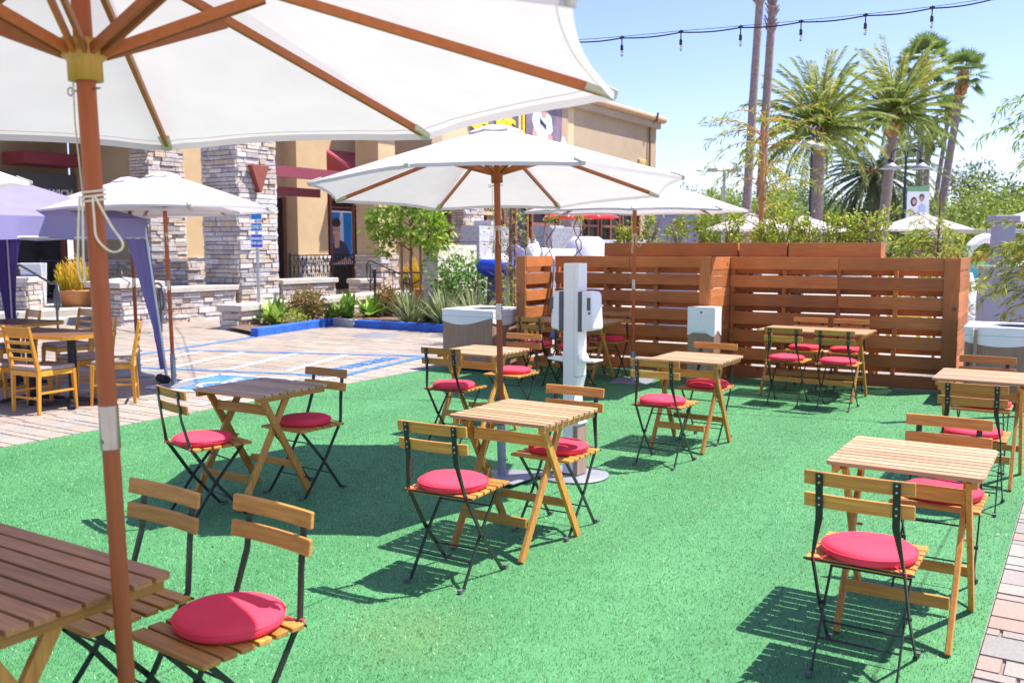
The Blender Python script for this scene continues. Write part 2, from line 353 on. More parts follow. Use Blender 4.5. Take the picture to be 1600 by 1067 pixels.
def text_mesh(mb_name, s, size, mat, parent, loc, rot, extrude=.004, align='CENTER', sx=1, bold=0):
    cu=bpy.data.curves.new(mb_name,'FONT'); cu.body=s; cu.size=size; cu.extrude=extrude; cu.align_x=align; cu.align_y='CENTER'; cu.resolution_u=2; cu.offset=bold
    o=bpy.data.objects.new(mb_name,cu); COL.objects.link(o); dg=bpy.context.evaluated_depsgraph_get()
    me=bpy.data.meshes.new_from_object(o.evaluated_get(dg)); me.name=mb_name; bpy.data.objects.remove(o)
    o=bpy.data.objects.new(mb_name,me); COL.objects.link(o); me.materials.clear(); me.materials.append(mat)
    o.parent=parent; o.location=loc; o.rotation_euler=rot; o.scale=(sx,1,1); return o

# ================================================================== SETTING: ground
TL, TR, TB = -7.3, -0.31, 11.45        # turf edges
def sheet(name, x0,x1,y0,y1,z,mat):
    m=MB(); m.add([(x0,y0,z),(x1,y0,z),(x1,y1,z),(x0,y1,z)],[(0,1,2,3)],.5); return struct(m.build(name,mat,fix=False))
sheet('ground',-400,400,-60,700,-.04,M['concrete'])
sheet('paving_bed',-17.9,3.5,-2,14,-.018,M['joint'])
sheet('turf',TL,TR,-2,TB,-.004,M['turf'])
def paving(name, x0,x1,y0,y1,mat, rows=((.15,(.15,.3,.2)),(.1,(.2,.3)),(.2,(.3,.2,.15))), skip=None, g=.006):
    m=MB(); y=y0; k=0
    while y<y1-.02:
        h,ws=rows[k%len(rows)]; k+=1; h=min(h,y1-y); x=x0-random.random()*.12
        while x<x1-.02:
            wd=random.choice(ws); xa=max(x,x0); xb=min(x+wd,x1); x+=wd
            if xb-xa<.02 or (skip and skip((xa+xb)/2,y+h/2)): continue
            z=random.uniform(-.002,.001); e=.005
            a,b,c,d=xa+g/2,xb-g/2,y+g/2,y+h-g/2
            V=[(a,c,-.016),(b,c,-.016),(b,d,-.016),(a,d,-.016),(a+e,c+e,z),(b-e,c+e,z),(b-e,d-e,z),(a+e,d-e,z)]
            m.add(V,[(4,5,6,7),(0,1,5,4),(1,2,6,5),(2,3,7,6),(3,0,4,7)])
        y+=h
    return struct(m.build(name,mat,fix=False))
big=((.3,(.3,.45,.6)),(.2,(.3,.2,.4)))
paving('paving',-17.8,-8.25,.5,13.9,M['paver'],rows=((.2,(.2,.3,.4)),(.15,(.3,.2)),(.3,(.3,.45))))
paving('paving_border',-8.25,TL,.5,13.9,M['paver3'],rows=((.2,(.2,.3)),(.1,(.2,.1))))
paving('walkway',TR,3.2,1.5,15,M['paver2'],rows=((.15,(.15,.23,.3)),(.23,(.23,.15)),(.08,(.23,.3,.15))))
# turf blades: too many to count
def blades():
    y=[];x=[];n=520000
    xs=RNG.uniform(TL,TR,n); ys=1.2+9.5*RNG.random(n)**1.7
    a=RNG.random(n)*2*PI; l=RNG.uniform(.004,.012,n); hgt=RNG.uniform(.003,.009,n); wd=RNG.uniform(.0008,.0018,n)
    dx,dy=np.cos(a),np.sin(a); V=np.zeros((n,3,3))
    V[:,0]=np.stack([xs-dy*wd,ys+dx*wd,np.full(n,-.004)],1); V[:,1]=np.stack([xs+dy*wd,ys-dx*wd,np.full(n,-.004)],1)
    V[:,2]=np.stack([xs+dx*l,ys+dy*l,hgt],1)
    o=np_mesh('turf_blades',V.reshape(-1,3),None,M['turfblade'],None,RNG.random(n),3)
    tag(o,'short bright green artificial grass blades of the lawn','grass',kind='stuff')
blades()

# ================================================================== FURNITURE PROTOTYPES
def make_chair(label):
    t=thing('folding_chair',label,'chair')
    m=MB()
    for k,y in enumerate(np.linspace(.175,-.135,6)):
        d=.058 if k==0 else .048; m.box((0,y,.436),(.375,d,.016))
    m.build('seat',M['acacia_x'],t,.003)
    for zc,yc in ((.757,-.198),(.673,-.188)):
        m=MB(); n=8
        xs=np.linspace(-.19,.19,n+1); tint=random.random()
        V=[];F=[]
        for x in xs:
            yb=yc-.012*(1-(x/.19)**2)
            for dy,dz in ((-.007,-.026),(.007,-.026),(.007,.026),(-.007,.026)): V.append((x,yb+dy-dz*.12,zc+dz))
        for i in range(n):
            for k in range(4): F.append((i*4+k,i*4+(k+1)%4,(i+1)*4+(k+1)%4,(i+1)*4+k))
        F+= [(0,1,2,3),tuple(n*4+k for k in (3,2,1,0))]
        m.add(V,F,tint); m.build('back_slat',M['acacia_x'],t,.003)
    for s in (-1,1):
        m=MB(); m.bar((s*.132,-.221,.78),(s*.132,-.200,.61),.026,.005,up=(0,1,0))
        m.bar((s*.132,-.2,.61),(s*.160,-.165,.445),.026,.005,up=(0,1,0),w2=.006,h2=.02)
        m.bar((s*.160,-.165,.45),(s*.162,-.02,.225),.007,.020,up=(0,1,0)); m.bar((s*.162,-.02,.225),(s*.165,.16,.012),.007,.018,up=(0,1,0))
        m.bar((s*.165,.155,.012),(s*.168,.20,.007),.014,.01)
        g=m.build('back_leg_frame',M['steel_black'],t)
        for z in (.770,.745,.686,.661):
            m=MB(); yy=-.221+(.78-z)*.124; m.tube([(s*.132,yy-.001,z),(s*.132,yy-.0055,z)],.0042,8); m.build('screw',M['galv'],g)
        m=MB(); m.bar((s*.167,.185,.009),(s*.168,.212,.008),.018,.015); m.build('foot_cap',M['cap'],g)
        m=MB(); m.bar((s*.146,.165,.425),(s*.146,-.01,.225),.007,.018,up=(0,1,0)); m.bar((s*.146,-.01,.225),(s*.150,-.165,.012),.007,.018,up=(0,1,0))
        m.bar((s*.15,-.158,.012),(s*.152,-.20,.007),.014,.01); m.tube([(s*.14,-.01,.222),(s*.17,-.01,.222)],.008,8)
        m.bar((s*.146,.17,.425),(s*.146,-.14,.425),.014,.005)
        g=m.build('front_leg_frame',M['steel_black'],t)
        m=MB(); m.bar((s*.152,-.185,.009),(s*.152,-.212,.008),.018,.015); m.build('foot_cap',M['cap'],g)
    for a,b in (((-.195,-.16,.437),(.195,-.16,.437)),((-.16,.075,.115),(.16,.075,.115)),((-.148,-.095,.115),(.148,-.095,.115)),((-.146,.09,.34),(.146,.09,.34))):
        m=MB(); m.tube([a,b],.0042,6); m.build('crossbar',M['steel_black'],t)
    return t
def make_cushion(label):
    m=MB(); prof=[]; n=14
    for i in range(n+1):
        a=-PI/2+PI*i/n; ca,sa=math.cos(a),math.sin(a)
        r=.14*abs(ca)**.35*1+.05*ca if i not in (0,n) else 0.0005
        r=.190*(abs(ca)**.28) if i not in (0,n) else .0005
        prof.append((r,.026+.026*math.copysign(abs(sa)**.75,sa)))
    prof=[(.0005,.0),(.150,.0),(.176,.003),(.186,.010),(.190,.020),(.189,.032),(.182,.042),(.168,.049),(.14,.054),(.09,.058),(.04,.0595),(.0005,.06)]
    prof=[(r*.905,z*.93) for r,z in prof]; m.lathe(prof,64,sy=.97); k1,k2,k3=[random.uniform(0,6.3) for _ in range(3)]
    def dent(p):
        x,y,z=p; a=math.atan2(y,x); r=math.hypot(x,y); q=1+.012*math.sin(2*a+k1)+.008*math.sin(5*a+k2); top=max(0,z-.02)/.04
        return (x*q,y*q,z+top*(.004*math.sin(14*x+k1)*math.sin(11*y+k2)-.006*math.exp(-((x-.03*math.sin(k3))**2+(y-.03*math.cos(k3))**2)/.008)+.0012*math.sin(9*a+k3)*(r/.19)**4))
    m.v=[dent(p) for p in m.v]; o=m.build('seat_cushion',M['red']); tag(o,label,'cushion')
    m=MB(); m.tube([(.1705*math.cos(a),.1655*math.sin(a),.0315) for a in np.linspace(0,2*PI,48,endpoint=False)],.0032,6,closed=True); m.build('piping',M['red'],o)
    for s in (-1,1):
        m=MB(); m.tube([(s*.115,-.125,.015),(s*.140,-.145,.004),(s*.160,-.158,.006),(s*.159,-.160,-.008)],.003,5); m.build('tie',M['red'],o)
    return o
def make_table(label, L=.60, D=.62, zt=.70, n=10, top='acacia_top'):
    t=thing('folding_table',label,'table'); m=MB(); p=D/n; wd=p-.0125
    for i in range(n):
        y=-D/2+p*(i+.5)
        if i in (0,n-1):
            s=-1 if i==0 else 1; x=L/2; a=wd/2; c=.022
            out=[(-x,-s*a),(x,-s*a),(x,s*(a-c)),(x-c*.35,s*(a-c*.3)),(x-c,s*a),(-x+c,s*a),(-x+c*.35,s*(a-c*.3)),(-x,s*(a-c))]
            m.prism([(q[0],q[1]+y) for q in out],zt-.017,zt)
        else: m.box((0,y,zt-.0085),(L,wd,.017))
    top=m.build('tabletop',M[top],t,.002)
    for s in (-1,1):
        m=MB(); m.bar((s*(L/2-.035),-D/2+.02,zt-.034),(s*(L/2-.035),D/2-.02,zt-.034),.024,.034); m.build('batten',M['acacia_y'],top,.003)
    o=-.10
    for s in (-1,1):
        x1=s*(L/2-.062); x2=s*(L/2-.088)
        m=MB(); m.bar((x1,o-.115,zt-.03),(x1,o+.275,0.0),.022,.044,up=(0,1,0)); m.tube([(x1-s*.045,o+.075,.35+.02),(x1+s*.014,o+.075,.37)],.006,8); m.build('leg',M['acacia_z'],t,.003)
        m=MB(); m.bar((x2,o+.125,zt-.03),(x2,o-.285,0.0),.022,.044,up=(0,1,0)); m.build('leg',M['acacia_z'],t,.003)
    xs=L/2-.10
    for y,z,h in ((o-.215,.185,.05),(o+.21,.19,.045),(o-.06,zt-.115,.06)):
        m=MB(); xx=xs if y<o-.1 else xs+.026; m.box((0,y,z),(2*xx,.018,h)); m.build('stretcher',M['acacia_x'],t,.003)
    return t

# ------------------------------------------------------------------ parasol
def catmull(P,n=6):
    P=[Vector(p) for p in P]; out=[]
    for i in range(len(P)-1):
        a,b,c,d=P[max(i-1,0)],P[i],P[i+1],P[min(i+2,len(P)-1)]
        for k in range(n):
            t=k/n; out.append(.5*((2*b)+(c-a)*t+(2*a-5*b+4*c-d)*t*t+(3*b-a-3*c+d)*t**3))
    return out+[P[-1]]
RIBZ, RAD, APEX = 1.985, 1.29, 2.38
def make_parasol(label, near=False, base=True, tilt=0, phi=0, cloth='canvas', RIB=True, name='parasol', cat='parasol', grp='white parasols on wooden poles', rad=RAD):
    t=thing(name,label,cat,group=grp)
    R0=.10
    can=MB(); n=8; sub=18; rad_n=12
    def pt(a0,u,q,dz=0,k=0):          # u across a panel 0..1, q from top 0 to rim 1
        A=a0+2*PI/n*u; r=R0+(rad-R0)*q; mid=4*u*(1-u)
        rr=r*math.cos(PI/n)/math.cos(2*PI/n*(u-.5)); rr*=1-.028*mid*q**3
        z=APEX-(APEX-RIBZ)*(.92*q+.08*q*q)-.018*mid*math.sin(PI*min(1,q))*1+.012*mid*q**4+.0045*q*math.sin(19*u+k)*(math.exp(-(u/.14)**2)+math.exp(-((1-u)/.14)**2))*(1 if 0<u<1 else 0)+.003*math.sin(7*q+5*u+2*k)*mid
        return Vector((rr*math.cos(A),rr*math.sin(A),z+dz))
    for k in range(n):
        a0=phi+2*PI*k/n
        can.grid([[pt(a0,u,q,0,k) for u in np.linspace(0,1,sub+1)] for q in np.linspace(0,1,rad_n+1)],smooth=True,tint=.5)
    c=can.build('canopy',M[cloth],t,fix=False)
    hm=MB()
    for k in range(n):
        a0=phi+2*PI*k/n; rows=[]
        hm.grid([[pt(a0,u,1,0,k) for u in np.linspace(0,1,sub+1)],[pt(a0,u,1,0,k)*1.0+Vector((0,0,-.022)) for u in np.linspace(0,1,sub+1)]],tint=.5)
    hm.build('hem',M[cloth],c,fix=False)
    if near:
        for k in range(n):
            a0=phi+2*PI*k/n; m=MB(); m.tube([pt(a0,u,.972,-.0015,k) for u in np.linspace(0,1,sub+1)],.0011,4); m.build('hem_stitching',M['rope'],c)
    v=MB()
    for k in range(n):
        a0=phi+2*PI*k/n; rows=[]
        for q in (0.02,.5,1.):
            row=[]
            for u in np.linspace(0,1,5):
                A=a0+2*PI/n*u; r=.20*q*math.cos(PI/n)/math.cos(2*PI/n*(u-.5)); row.append(Vector((r*math.cos(A),r*math.sin(A),APEX+.045-.06*q*q-.008*4*u*(1-u)*q)))
            rows.append(row)
        v.grid(rows,tint=.5)
        rows2=[rows[2],[p+Vector((0,0,-.028)) for p in rows[2]]]; v.grid(rows2,tint=.5)
    v.build('vent_cap',M[cloth],t,fix=False)
    m=MB(); m.tube([(0,0,.04),(0,0,1.14)],.0215,16,tint=.5); m.tube([(0,0,1.14),(0,0,APEX)],.0225,16,tint=.5); m.build('pole',M['pole'],t)
    m=MB(); m.tube([(0,0,1.09),(0,0,1.20)],.0242,18); m.tube([(0,-.024,1.11),(0,-.028,1.11)],.005,8); m.build('pole_sleeve',M['chrome'],t)
    HZ=2.05 if near else 2.085
    m=MB(); m.lathe([(.024,HZ-.055),(.04,HZ-.055),(.04,HZ-.01),(.055,HZ+.005),(.055,HZ+.04),(.024,HZ+.04)],20); m.build('hub',M['hubwood'] if near else M['pole'],t)
    m=MB(); m.lathe([(.024,APEX-.09),(.05,APEX-.09),(.05,APEX-.03),(.024,APEX-.03)],16); m.build('crown_ring',M['pole'],t)
    if RIB:
        for k in range(n):
            A=phi+2*PI*k/n; rm=Matrix.Rotation(A,4,'Z')
            m=MB(); a=Vector((.05,0,APEX-.055)); b=Vector((rad-.035,0,RIBZ+.01-.008)); m.bar(a,b,.016,.026); m.xf(rm); rb=m.build('rib',M['rib'],t,.003)
            m=MB(); m.bar((rad-.085,0,RIBZ+.022),(rad+.004,0,RIBZ-.008),.036,.034,w2=.03,h2=.026); m.xf(rm); m.build('pocket',M['pocket'],rb,.004)
            q=.30; e=a.lerp(b,q)+Vector((0,0,-.012))
            for s in (-1,1):
                m=MB(); m.bar((.05,s*.0135,HZ+.012),e+Vector((0,s*.0135,-.006)),.010,.026); m.xf(rm); m.build('strut',M['rib'],t,.002)
    # cord looped on the pole
    rx,ry=float(RGT[0]),float(RGT[1]); m=MB(); m.tube([(-.03*rx,-.03*ry,HZ),(-.034*rx,-.034*ry,1.9),(-.026*rx,-.026*ry,1.72)],.0022,5)
    for dz in (0,.011,.022): m.tube([(.0265*math.cos(a),.0265*math.sin(a),1.71+dz+.004*math.sin(a)) for a in np.linspace(0,2*PI,20,endpoint=False)],.0030,6,closed=True)
    for k0_,k1_,k2_,L in ((.012,.072,.040,.115),(-.024,-.040,-.026,.185)):
        pr_=[(k0_,1.72,.024),(k0_*.4+k1_*.6,1.70-L*.45,.026),(k1_,1.70-L*.82,.022),(k1_*.75+k2_*.25,1.70-L*.99,.02),(k2_,1.70-L,.022),(k0_,1.70-L*.72,.026),(k0_*.8,1.70-L*.3,.027),(k0_*.7,1.715,.026)]
        m.tube(catmull([(rx*k+ry*f,ry*k-rx*f,z) for k,z,f in pr_]),.0028,6)
    m.build('cord',M['rope'],t)
    m=MB(); m.tube([(-.05,-.006,HZ-.075),(.045,.006,HZ-.075)],.0028,6); m.tube([(-.055+.010*math.cos(a),-.007,HZ-.075+.010*math.sin(a)) for a in np.linspace(0,2*PI,12,endpoint=False)],.002,5,closed=True); m.build('pin',M['chrome'],t)
    if base:
        m=MB(); m.box((0,0,.006),(.47,.47,.010)); m.build('base_plate',M['plate'],t,.004)
        m=MB(); m.tube([(0,0,.0),(0,0,.36)],.030,16); m.tube([(.028,0,.30),(.058,0,.30)],.006,8); m.tube([(.028,0,.12),(.05,0,.12)],.006,8); m.build('base_tube',M['steel_grey'],t)
    return t

# ================================================================== PLACE FURNITURE
TB1=make_table('large slatted folding table, shaded dark brown, at the bottom left corner',1.12,.62,.70,9,'acacia_shade')
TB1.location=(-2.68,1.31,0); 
t0=make_table('square slatted table in the middle of the turf, beside the parasol pole with sunlit top'); t0.location=(-2.595,4.27,0)
G_T='slatted folding tables on the turf'; t0['group']=G_T; TB1['group']=G_T
for x,y,rz,l in ((-4.5,4.14,0,'square slatted table with a half shaded dark top, left on the turf'),
    (-4.45,6.62,0,'square slatted table in front of the white and wood bin on the left'),
    (-2.70,7.10,0,'square slatted table in front of the slim wood-fronted pedestal'),
    (-.62,4.25,0,'square slatted table at the lower right near the paver walkway'),
    (-.61,7.15,0,'square slatted table at the right edge before the fence corner')):
    dup(t0,(x,y,0),rz,l,G_T)
t2=make_table('long slatted table with four chairs standing before the right pallet fence panels',1.12,.62,.70,10); t2.location=(-2.5,10.12,0); t2['group']=G_T
dup(t2,(-5.34,9.85,0),0,'long slatted table behind the sanitizer stand by the left fence panels',G_T)
CH=[ # x, y, heading, chair text
 (-2.20,1.845,176,'beside the nearest parasol pole, bottom left'),
 (-2.67,1.80,178,'behind the dark bottom left table, crossed by the pole'),
 (-4.42,3.62,-14,'on the near side of the half shaded table'),
 (-4.32,4.34,178,'on the far side of the half shaded table'),
 (-2.57,3.58,3,'on the near side of the sunlit middle table'),
 (-2.53,4.52,180,'between the sunlit middle table and the sanitizer stand'),
 (-4.40,6.13,2,'on the near side of the left bin table'),
 (-4.46,7.12,180,'on the far side of the left bin table'),
 (-5.43,9.24,0,'at the near left of the left fence table'),
 (-4.96,9.24,0,'at the near right of the left fence table'),
 (-5.45,10.17,180,'at the far left of the left fence table'),
 (-4.97,10.17,180,'at the far right of the left fence table'),
 (-2.64,6.33,0,'on the near side of the pedestal table'),
 (-2.67,7.27,180,'on the far side of the pedestal table'),
 (-2.60,9.42,0,'at the near left of the right fence table'),
 (-2.10,9.40,0,'at the near right of the right fence table'),
 (-2.70,10.46,180,'at the far left of the right fence table'),
 (-2.26,10.47,180,'at the far right of the right fence table'),
 (-.675,3.60,0,'on the near side of the lower right table'),
 (-.555,4.62,180,'on the far side of the lower right table'),
 (-.58,6.27,0,'on the near side of the right edge table'),
 (-.64,7.44,180,'on the far side of the right edge table')]
c0=make_chair('x'); QS=[make_cushion('x') for _ in range(5)]; q0=QS[0]; used=0; G_C='wood and black steel folding chairs'; G_Q='round red seat cushions'
for i,(x,y,h,l) in enumerate(CH):
    rz=R(h); lab='folding chair '+l; ql='round red cushion on the chair '+l
    if i==0: c0.location=(x,y,0); c0.rotation_euler.z=rz; c0['label']=lab; c0['group']=G_C
    else: dup(c0,(x,y,0),rz,lab,G_C)
    a=random.uniform(-.08,.08); off=Matrix.Rotation(rz,3,'Z')@Vector((random.uniform(-.012,.012),-.015+random.uniform(-.012,.012),0))
    if i==1: continue
    if used<5: q=QS[used]; q.location=(x+off.x,y+off.y,.4435); q.rotation_euler.z=rz+a; q['label']=ql; q['group']=G_Q
    else: dup(QS[(used*3)%5],(x+off.x,y+off.y,.4435),rz+a,ql,G_Q)
    used+=1

p1=make_parasol('largest, nearest white parasol with its red-brown pole at the left',phi=R(-.6),rad=1.345,near=True); p1.location=(-2.062,1.426,0)
p1.rotation_euler=(.0123,-.018,0)
p2=make_parasol('white parasol standing open over the middle of the turf',phi=R(10)); p2.location=(-3.42,5.32,0); p2.rotation_euler=(-.045,-.0475,0)
G_P='white parasols on wooden poles'
dup(p2,(-4.56,9.95,0),R(14),'white parasol beside the left fence, behind the middle parasol',G_P).rotation_euler=(0.01,.0,R(14))
dup(p2,(-8.9,6.88,0),R(8),'white parasol at the left in front of the stone pillars',G_P).rotation_euler=(.0,-.02,R(8))
dup(p2,(-9.98,7.20,0),R(30),'white parasol partly hidden behind the left parasol, with leaning pole',G_P).rotation_euler=(0,-.012,R(30))
dup(p2,(-6.36,2.30,0),R(-2),'white parasol of which only a rim shows at the left edge, above the tent',G_P).rotation_euler=(0,0,R(-2.))

# ================================================================== FENCE of stained pallets
def pallet(label, x0,y0, x1,y1, group='stained pallet fence panels', ht=1.46, nb=7, depth=.12, tight=False, ends=(0,0)):
    L=math.hypot(x1-x0,y1-y0); t=thing('pallet_fence',label,'fence',(x0,y0,0),math.atan2(y1-y0,x1-x0),group)
    pitch=ht/(nb-.0+.0); f=.141
    mx=M['fence']
    for i in range(nb):
        zt=ht-i*(ht-.06)/(nb-.55)
        parts=[(0,L)] if L<1.3 else [(0,L*.5),(L*.5,L)]
        for a,b in parts:
            m=MB(); h=f+random.uniform(-.006,.006); m.box(((a+b)/2,.01+random.uniform(-.002,.002),zt-h/2),(b-a-.004,.02,h)); m.build('board',mx,t,.003)
        if tight:
            h2=(ht-.06)/(nb-.55)-f-.007; m=MB(); m.box((L/2,.012,zt-f-.0035-h2/2),(L-.004,.018,h2)); m.build('board',mx,t,.002)
        elif i<nb-1:
            m=MB(); m.box((L/2,depth+.008,zt-f-.018),(L-.004,.016,.102+random.uniform(-.012,.010))); m.build('back_board',mx,t,.003)
    ns=max(2,int(round(L/.62))+1)
    for k in range(ns):
        m=MB(); x=.025+(L-.05)*k/(ns-1); m.box((x,.02+(depth-.022)/2,ht/2),(.042,depth-.026,ht-.02)); m.build('stringer',M['fence_z'],t,.003)
    for e,s in zip((0,L),ends):
        if s: m=MB(); m.box((e+(.07 if e==0 else -.07)*(1 if s==1 else 1),-.012,ht/2-.005),(.15,.02,ht-.02)); m.build('end_board',M['fence_z'],t,.003)
    return t
pallet('left long pallet fence panel behind the sanitizer stand',-6.10,10.80,-3.98,10.90)
pallet('right long pallet fence panel behind the four-seat table',-3.717,10.86,-1.24,11.02,ends=(0,1))
pallet('short pallet return at the left end of the fence, sunlit side',-6.12,10.10,-6.12,10.78).location
pallet('short pallet return jutting out between the two fence panels',-3.72,10.22,-3.72,10.95,tight=True)
pallet('pallet at the right end corner of the fence, running away',-1.225,11.00,-1.255,12.2,tight=True)
def endpost(x,y,rz,label):
    m=MB(); m.box((0,0,.73),(.13,.02,1.455)); o=m.build('fence_post_board',M['fence_z'],None,.003); o.location=(x,y,0); o.rotation_euler.z=rz; tag(o,label,'post','upright fence end boards')
endpost(-6.19,10.085,0,'upright board closing the left end of the pallet fence')
endpost(-3.79,10.205,0,'upright board on the jutting return, behind the slim pedestal')
def planter(label,x0,y0,x1,y1,d=.42):
    L=math.hypot(x1-x0,y1-y0); t=thing('planter_box',label,'planter',(x0,y0,0),math.atan2(y1-y0,x1-x0),'wooden planter boxes along the fence top')
    for zc,h in ((1.545,.165),(1.39,.135)):
        m=MB(); m.box((L/2,.012,zc),(L,.022,h)); m.build('front_board',M['fence'],t,.003)
        m=MB(); m.box((L/2,d-.012,zc),(L,.022,h)); m.build('rear_board',M['fence'],t,.003)
    for x in (.012,L-.012):
        m=MB(); m.box((x,d/2,1.475),(.022,d-.05,.30)); m.build('end_board',M['fence_y'],t,.003)
    m=MB(); m.box((L/2,d/2,1.52),(L-.05,d-.05,.05)); m.build('soil',M['mulch'],t)
    for x in (.06,L-.06):
        for y in (.06,d-.06): m=MB(); m.box((x,y,.66),(.07,.07,1.32)); m.build('post',M['fence_z'],t,.003)
    return t
# planters stand behind the panels
planter('left planter box of dark boards behind the fence',-5.46,10.97,-3.70,11.06)
planter('narrow middle planter box between the two longer ones',-3.66,11.0,-3.10,11.04)
planter('right planter box of dark boards behind the fence',-3.08,11.045,-2.06,11.11)

# ================================================================== small furniture of the patio
def wave(u): return math.sin(u*2*PI-.6)
def bin_box(label, loc, rz, wd=.80, dp=.80, ht=.78):
    t=thing('waste_bin',label,'bin',loc,rz,'white and wood waste bins'); z0=ht-.30
    for side in range(4):           # white top band with a wavy lower edge, 6 mm proud of the wood
        m=MB(); n=20; out=[(wd*i/n, ht-.135-.06*math.sin(i/n*PI*1.15+.3)) for i in range(n+1)]+[(wd,ht-.02),(0,ht-.02)]
        rot=Matrix.Translation((wd/2,dp/2,0))@Matrix.Rotation(side*PI/2,4,'Z')@Matrix.Translation((-wd/2,-dp/2,0))
        m.prism(out,-.010,.001,'y'); m.xf(rot); wb=m.build('wavy_band',M['white'],t)
        m=MB(); m.box((wd/2,-.0102,ht-.085),(wd-.01,.0012,.004)); m.xf(rot); m.build('seam',M['steel_grey'],wb)
        m=MB(); m.box((wd/2,.017,(ht-.02)/2+.01),(wd-(.034*2 if side%2 else 0),.032,ht-.05)); m.xf(rot); m.build('wood_panel',M['binwood'],t)
    m=MB(); n=32; V=[];F=[]
    for i in range(n):
        A=2*PI*i/n; V.append((wd/2+.25*math.cos(A),dp/2+.25*math.sin(A),ht))
    for i in range(n):
        A=2*PI*i/n; k=1/max(abs(math.cos(A)),abs(math.sin(A))); V.append((wd/2+(wd/2+.012)*k*math.cos(A),dp/2+(dp/2+.012)*k*math.sin(A),ht))
    V+=[(x,y,ht-.022) for x,y,_ in V]
    for i in range(n):
        j=(i+1)%n; F+=[(i,j,n+j,n+i),(2*n+i,3*n+i,3*n+j,2*n+j),(n+i,n+j,3*n+j,3*n+i),(i,2*n+i,2*n+j,j)]
    m.add(V,F); m.build('lid',M['white'],t)
    m=MB(); m.lathe([(.25,ht-.02),(.25,ht-.25),(.001,ht-.26)],32,(wd/2,dp/2,0)); m.build('liner',M['black'],t)
    return t
bin_box('white topped wood print waste bin left of the fence',(-7.16,9.72,0),R(-3))
bin_box('white topped wood print waste bin at the right edge behind the chairs',(-1.09,10.40,0),R(2),.92,.75)
# slim pedestal
t=thing('pedestal','slim pedestal, white above and wood print below, before the fence','pedestal',(-3.90,9.98,0),R(2))
m=MB(); m.box((.155,.12,.31),(.31,.24,.60)); m.build('wood_body',M['binwood'],t,.004)
for nm,o,a,w0 in (('front_panel',(0,0),0,.31),('side_panel',(.31,0),PI/2,.24)):
    m=MB(); n=16; out=[(w0*i/n,.60+.035*math.sin(i/n*PI*1.5-.6)) for i in range(n+1)]+[(w0,.905),(0,.905)]
    m.prism(out,-.007,.001,'y'); m.xf(Matrix.Translation((o[0],o[1],0))@Matrix.Rotation(a,4,'Z')); m.build(nm,M['white'],t)
m=MB(); m.box((.155,.122,.753),(.306,.23,.30)); m.build('head',M['white'],t,.006)
m=MB(); m.tube([(.16,-.004,.845),(.16,-.013,.845)],.011,12); m.build('lock',M['steel_black'],t)
# hand sanitizer stand
t=thing('sanitizer_stand','tall white hand sanitizer stand with two dispensers on a round base','sanitizer stand',(-3.02,5.62,0),R(-4))
m=MB(); m.lathe([(.001,.012),(.245,.012),(.250,.008),(.250,.0),(.001,.0)],48); m.build('base_plate',M['plate'],t)
m=MB(); m.box((-.010,0,.745),(.088,.118,1.465)); m.build('column',M['white'],t,.008)
m=MB()   # curved side shell facing right, with its scooped middle
out=[(-.06,.70)]; 
zs=np.linspace(0,1,14)
m.box((.05,0,1.09),(.035,.112,.775)); m.build('upper_shell',M['white'],t,.006)
m=MB(); prof=[(.034,.70),(.066,.70)]+[(.066-.028*math.sin(PI*q),.70-.30*q) for q in zs]+[(.075,.39),(.082,.38),(.034,.33)]
m.prism([(p[0],p[1]) for p in prof],-.056,.056,'y'); m.build('scooped_shell',M['white'],t,.003)
m=MB(); m.box((.052,0,.19),(.038,.122,.345)); m.build('lower_shell',M['binwood_pink'],t,.003)
for s in (-1,1):
    m=MB(); x0=-.054 if s<0 else .069; rch=.112 if s>0 else .085
    m.box((x0+s*.014,0,1.15),(.028,.135,.27)); d=m.build('dispenser_back',M['darkplastic'],t,.005)
    m=MB(); a=x0+s*.028; b=x0+s*rch; out=[(a,1.015),(b+s*.010,1.03),(b+s*.012,1.05),(b-s*.002,1.265),(b-s*.014,1.285),(a,1.29)]
    m.prism(out,-.068,.068,'y'); c=m.build('dispenser_cover',M['whiteplastic'],d,.012)
    m=MB(); m.box((x0+s*.088,-.0695,1.205),(.026,.003,.085)); m.box((x0+s*.092,-.0695,1.145),(.016,.003,.016)); m.build('window',M['darkplastic'],c)
    m=MB(); q=.069 if s>0 else -.053
    m.prism([(q,.80),(q+s*.13,.812),(q+s*.13,.825),(q+s*.02,.822),(q,.86)],-.06,.06,'y'); m.build('drip_tray',M['white'],t,.004)

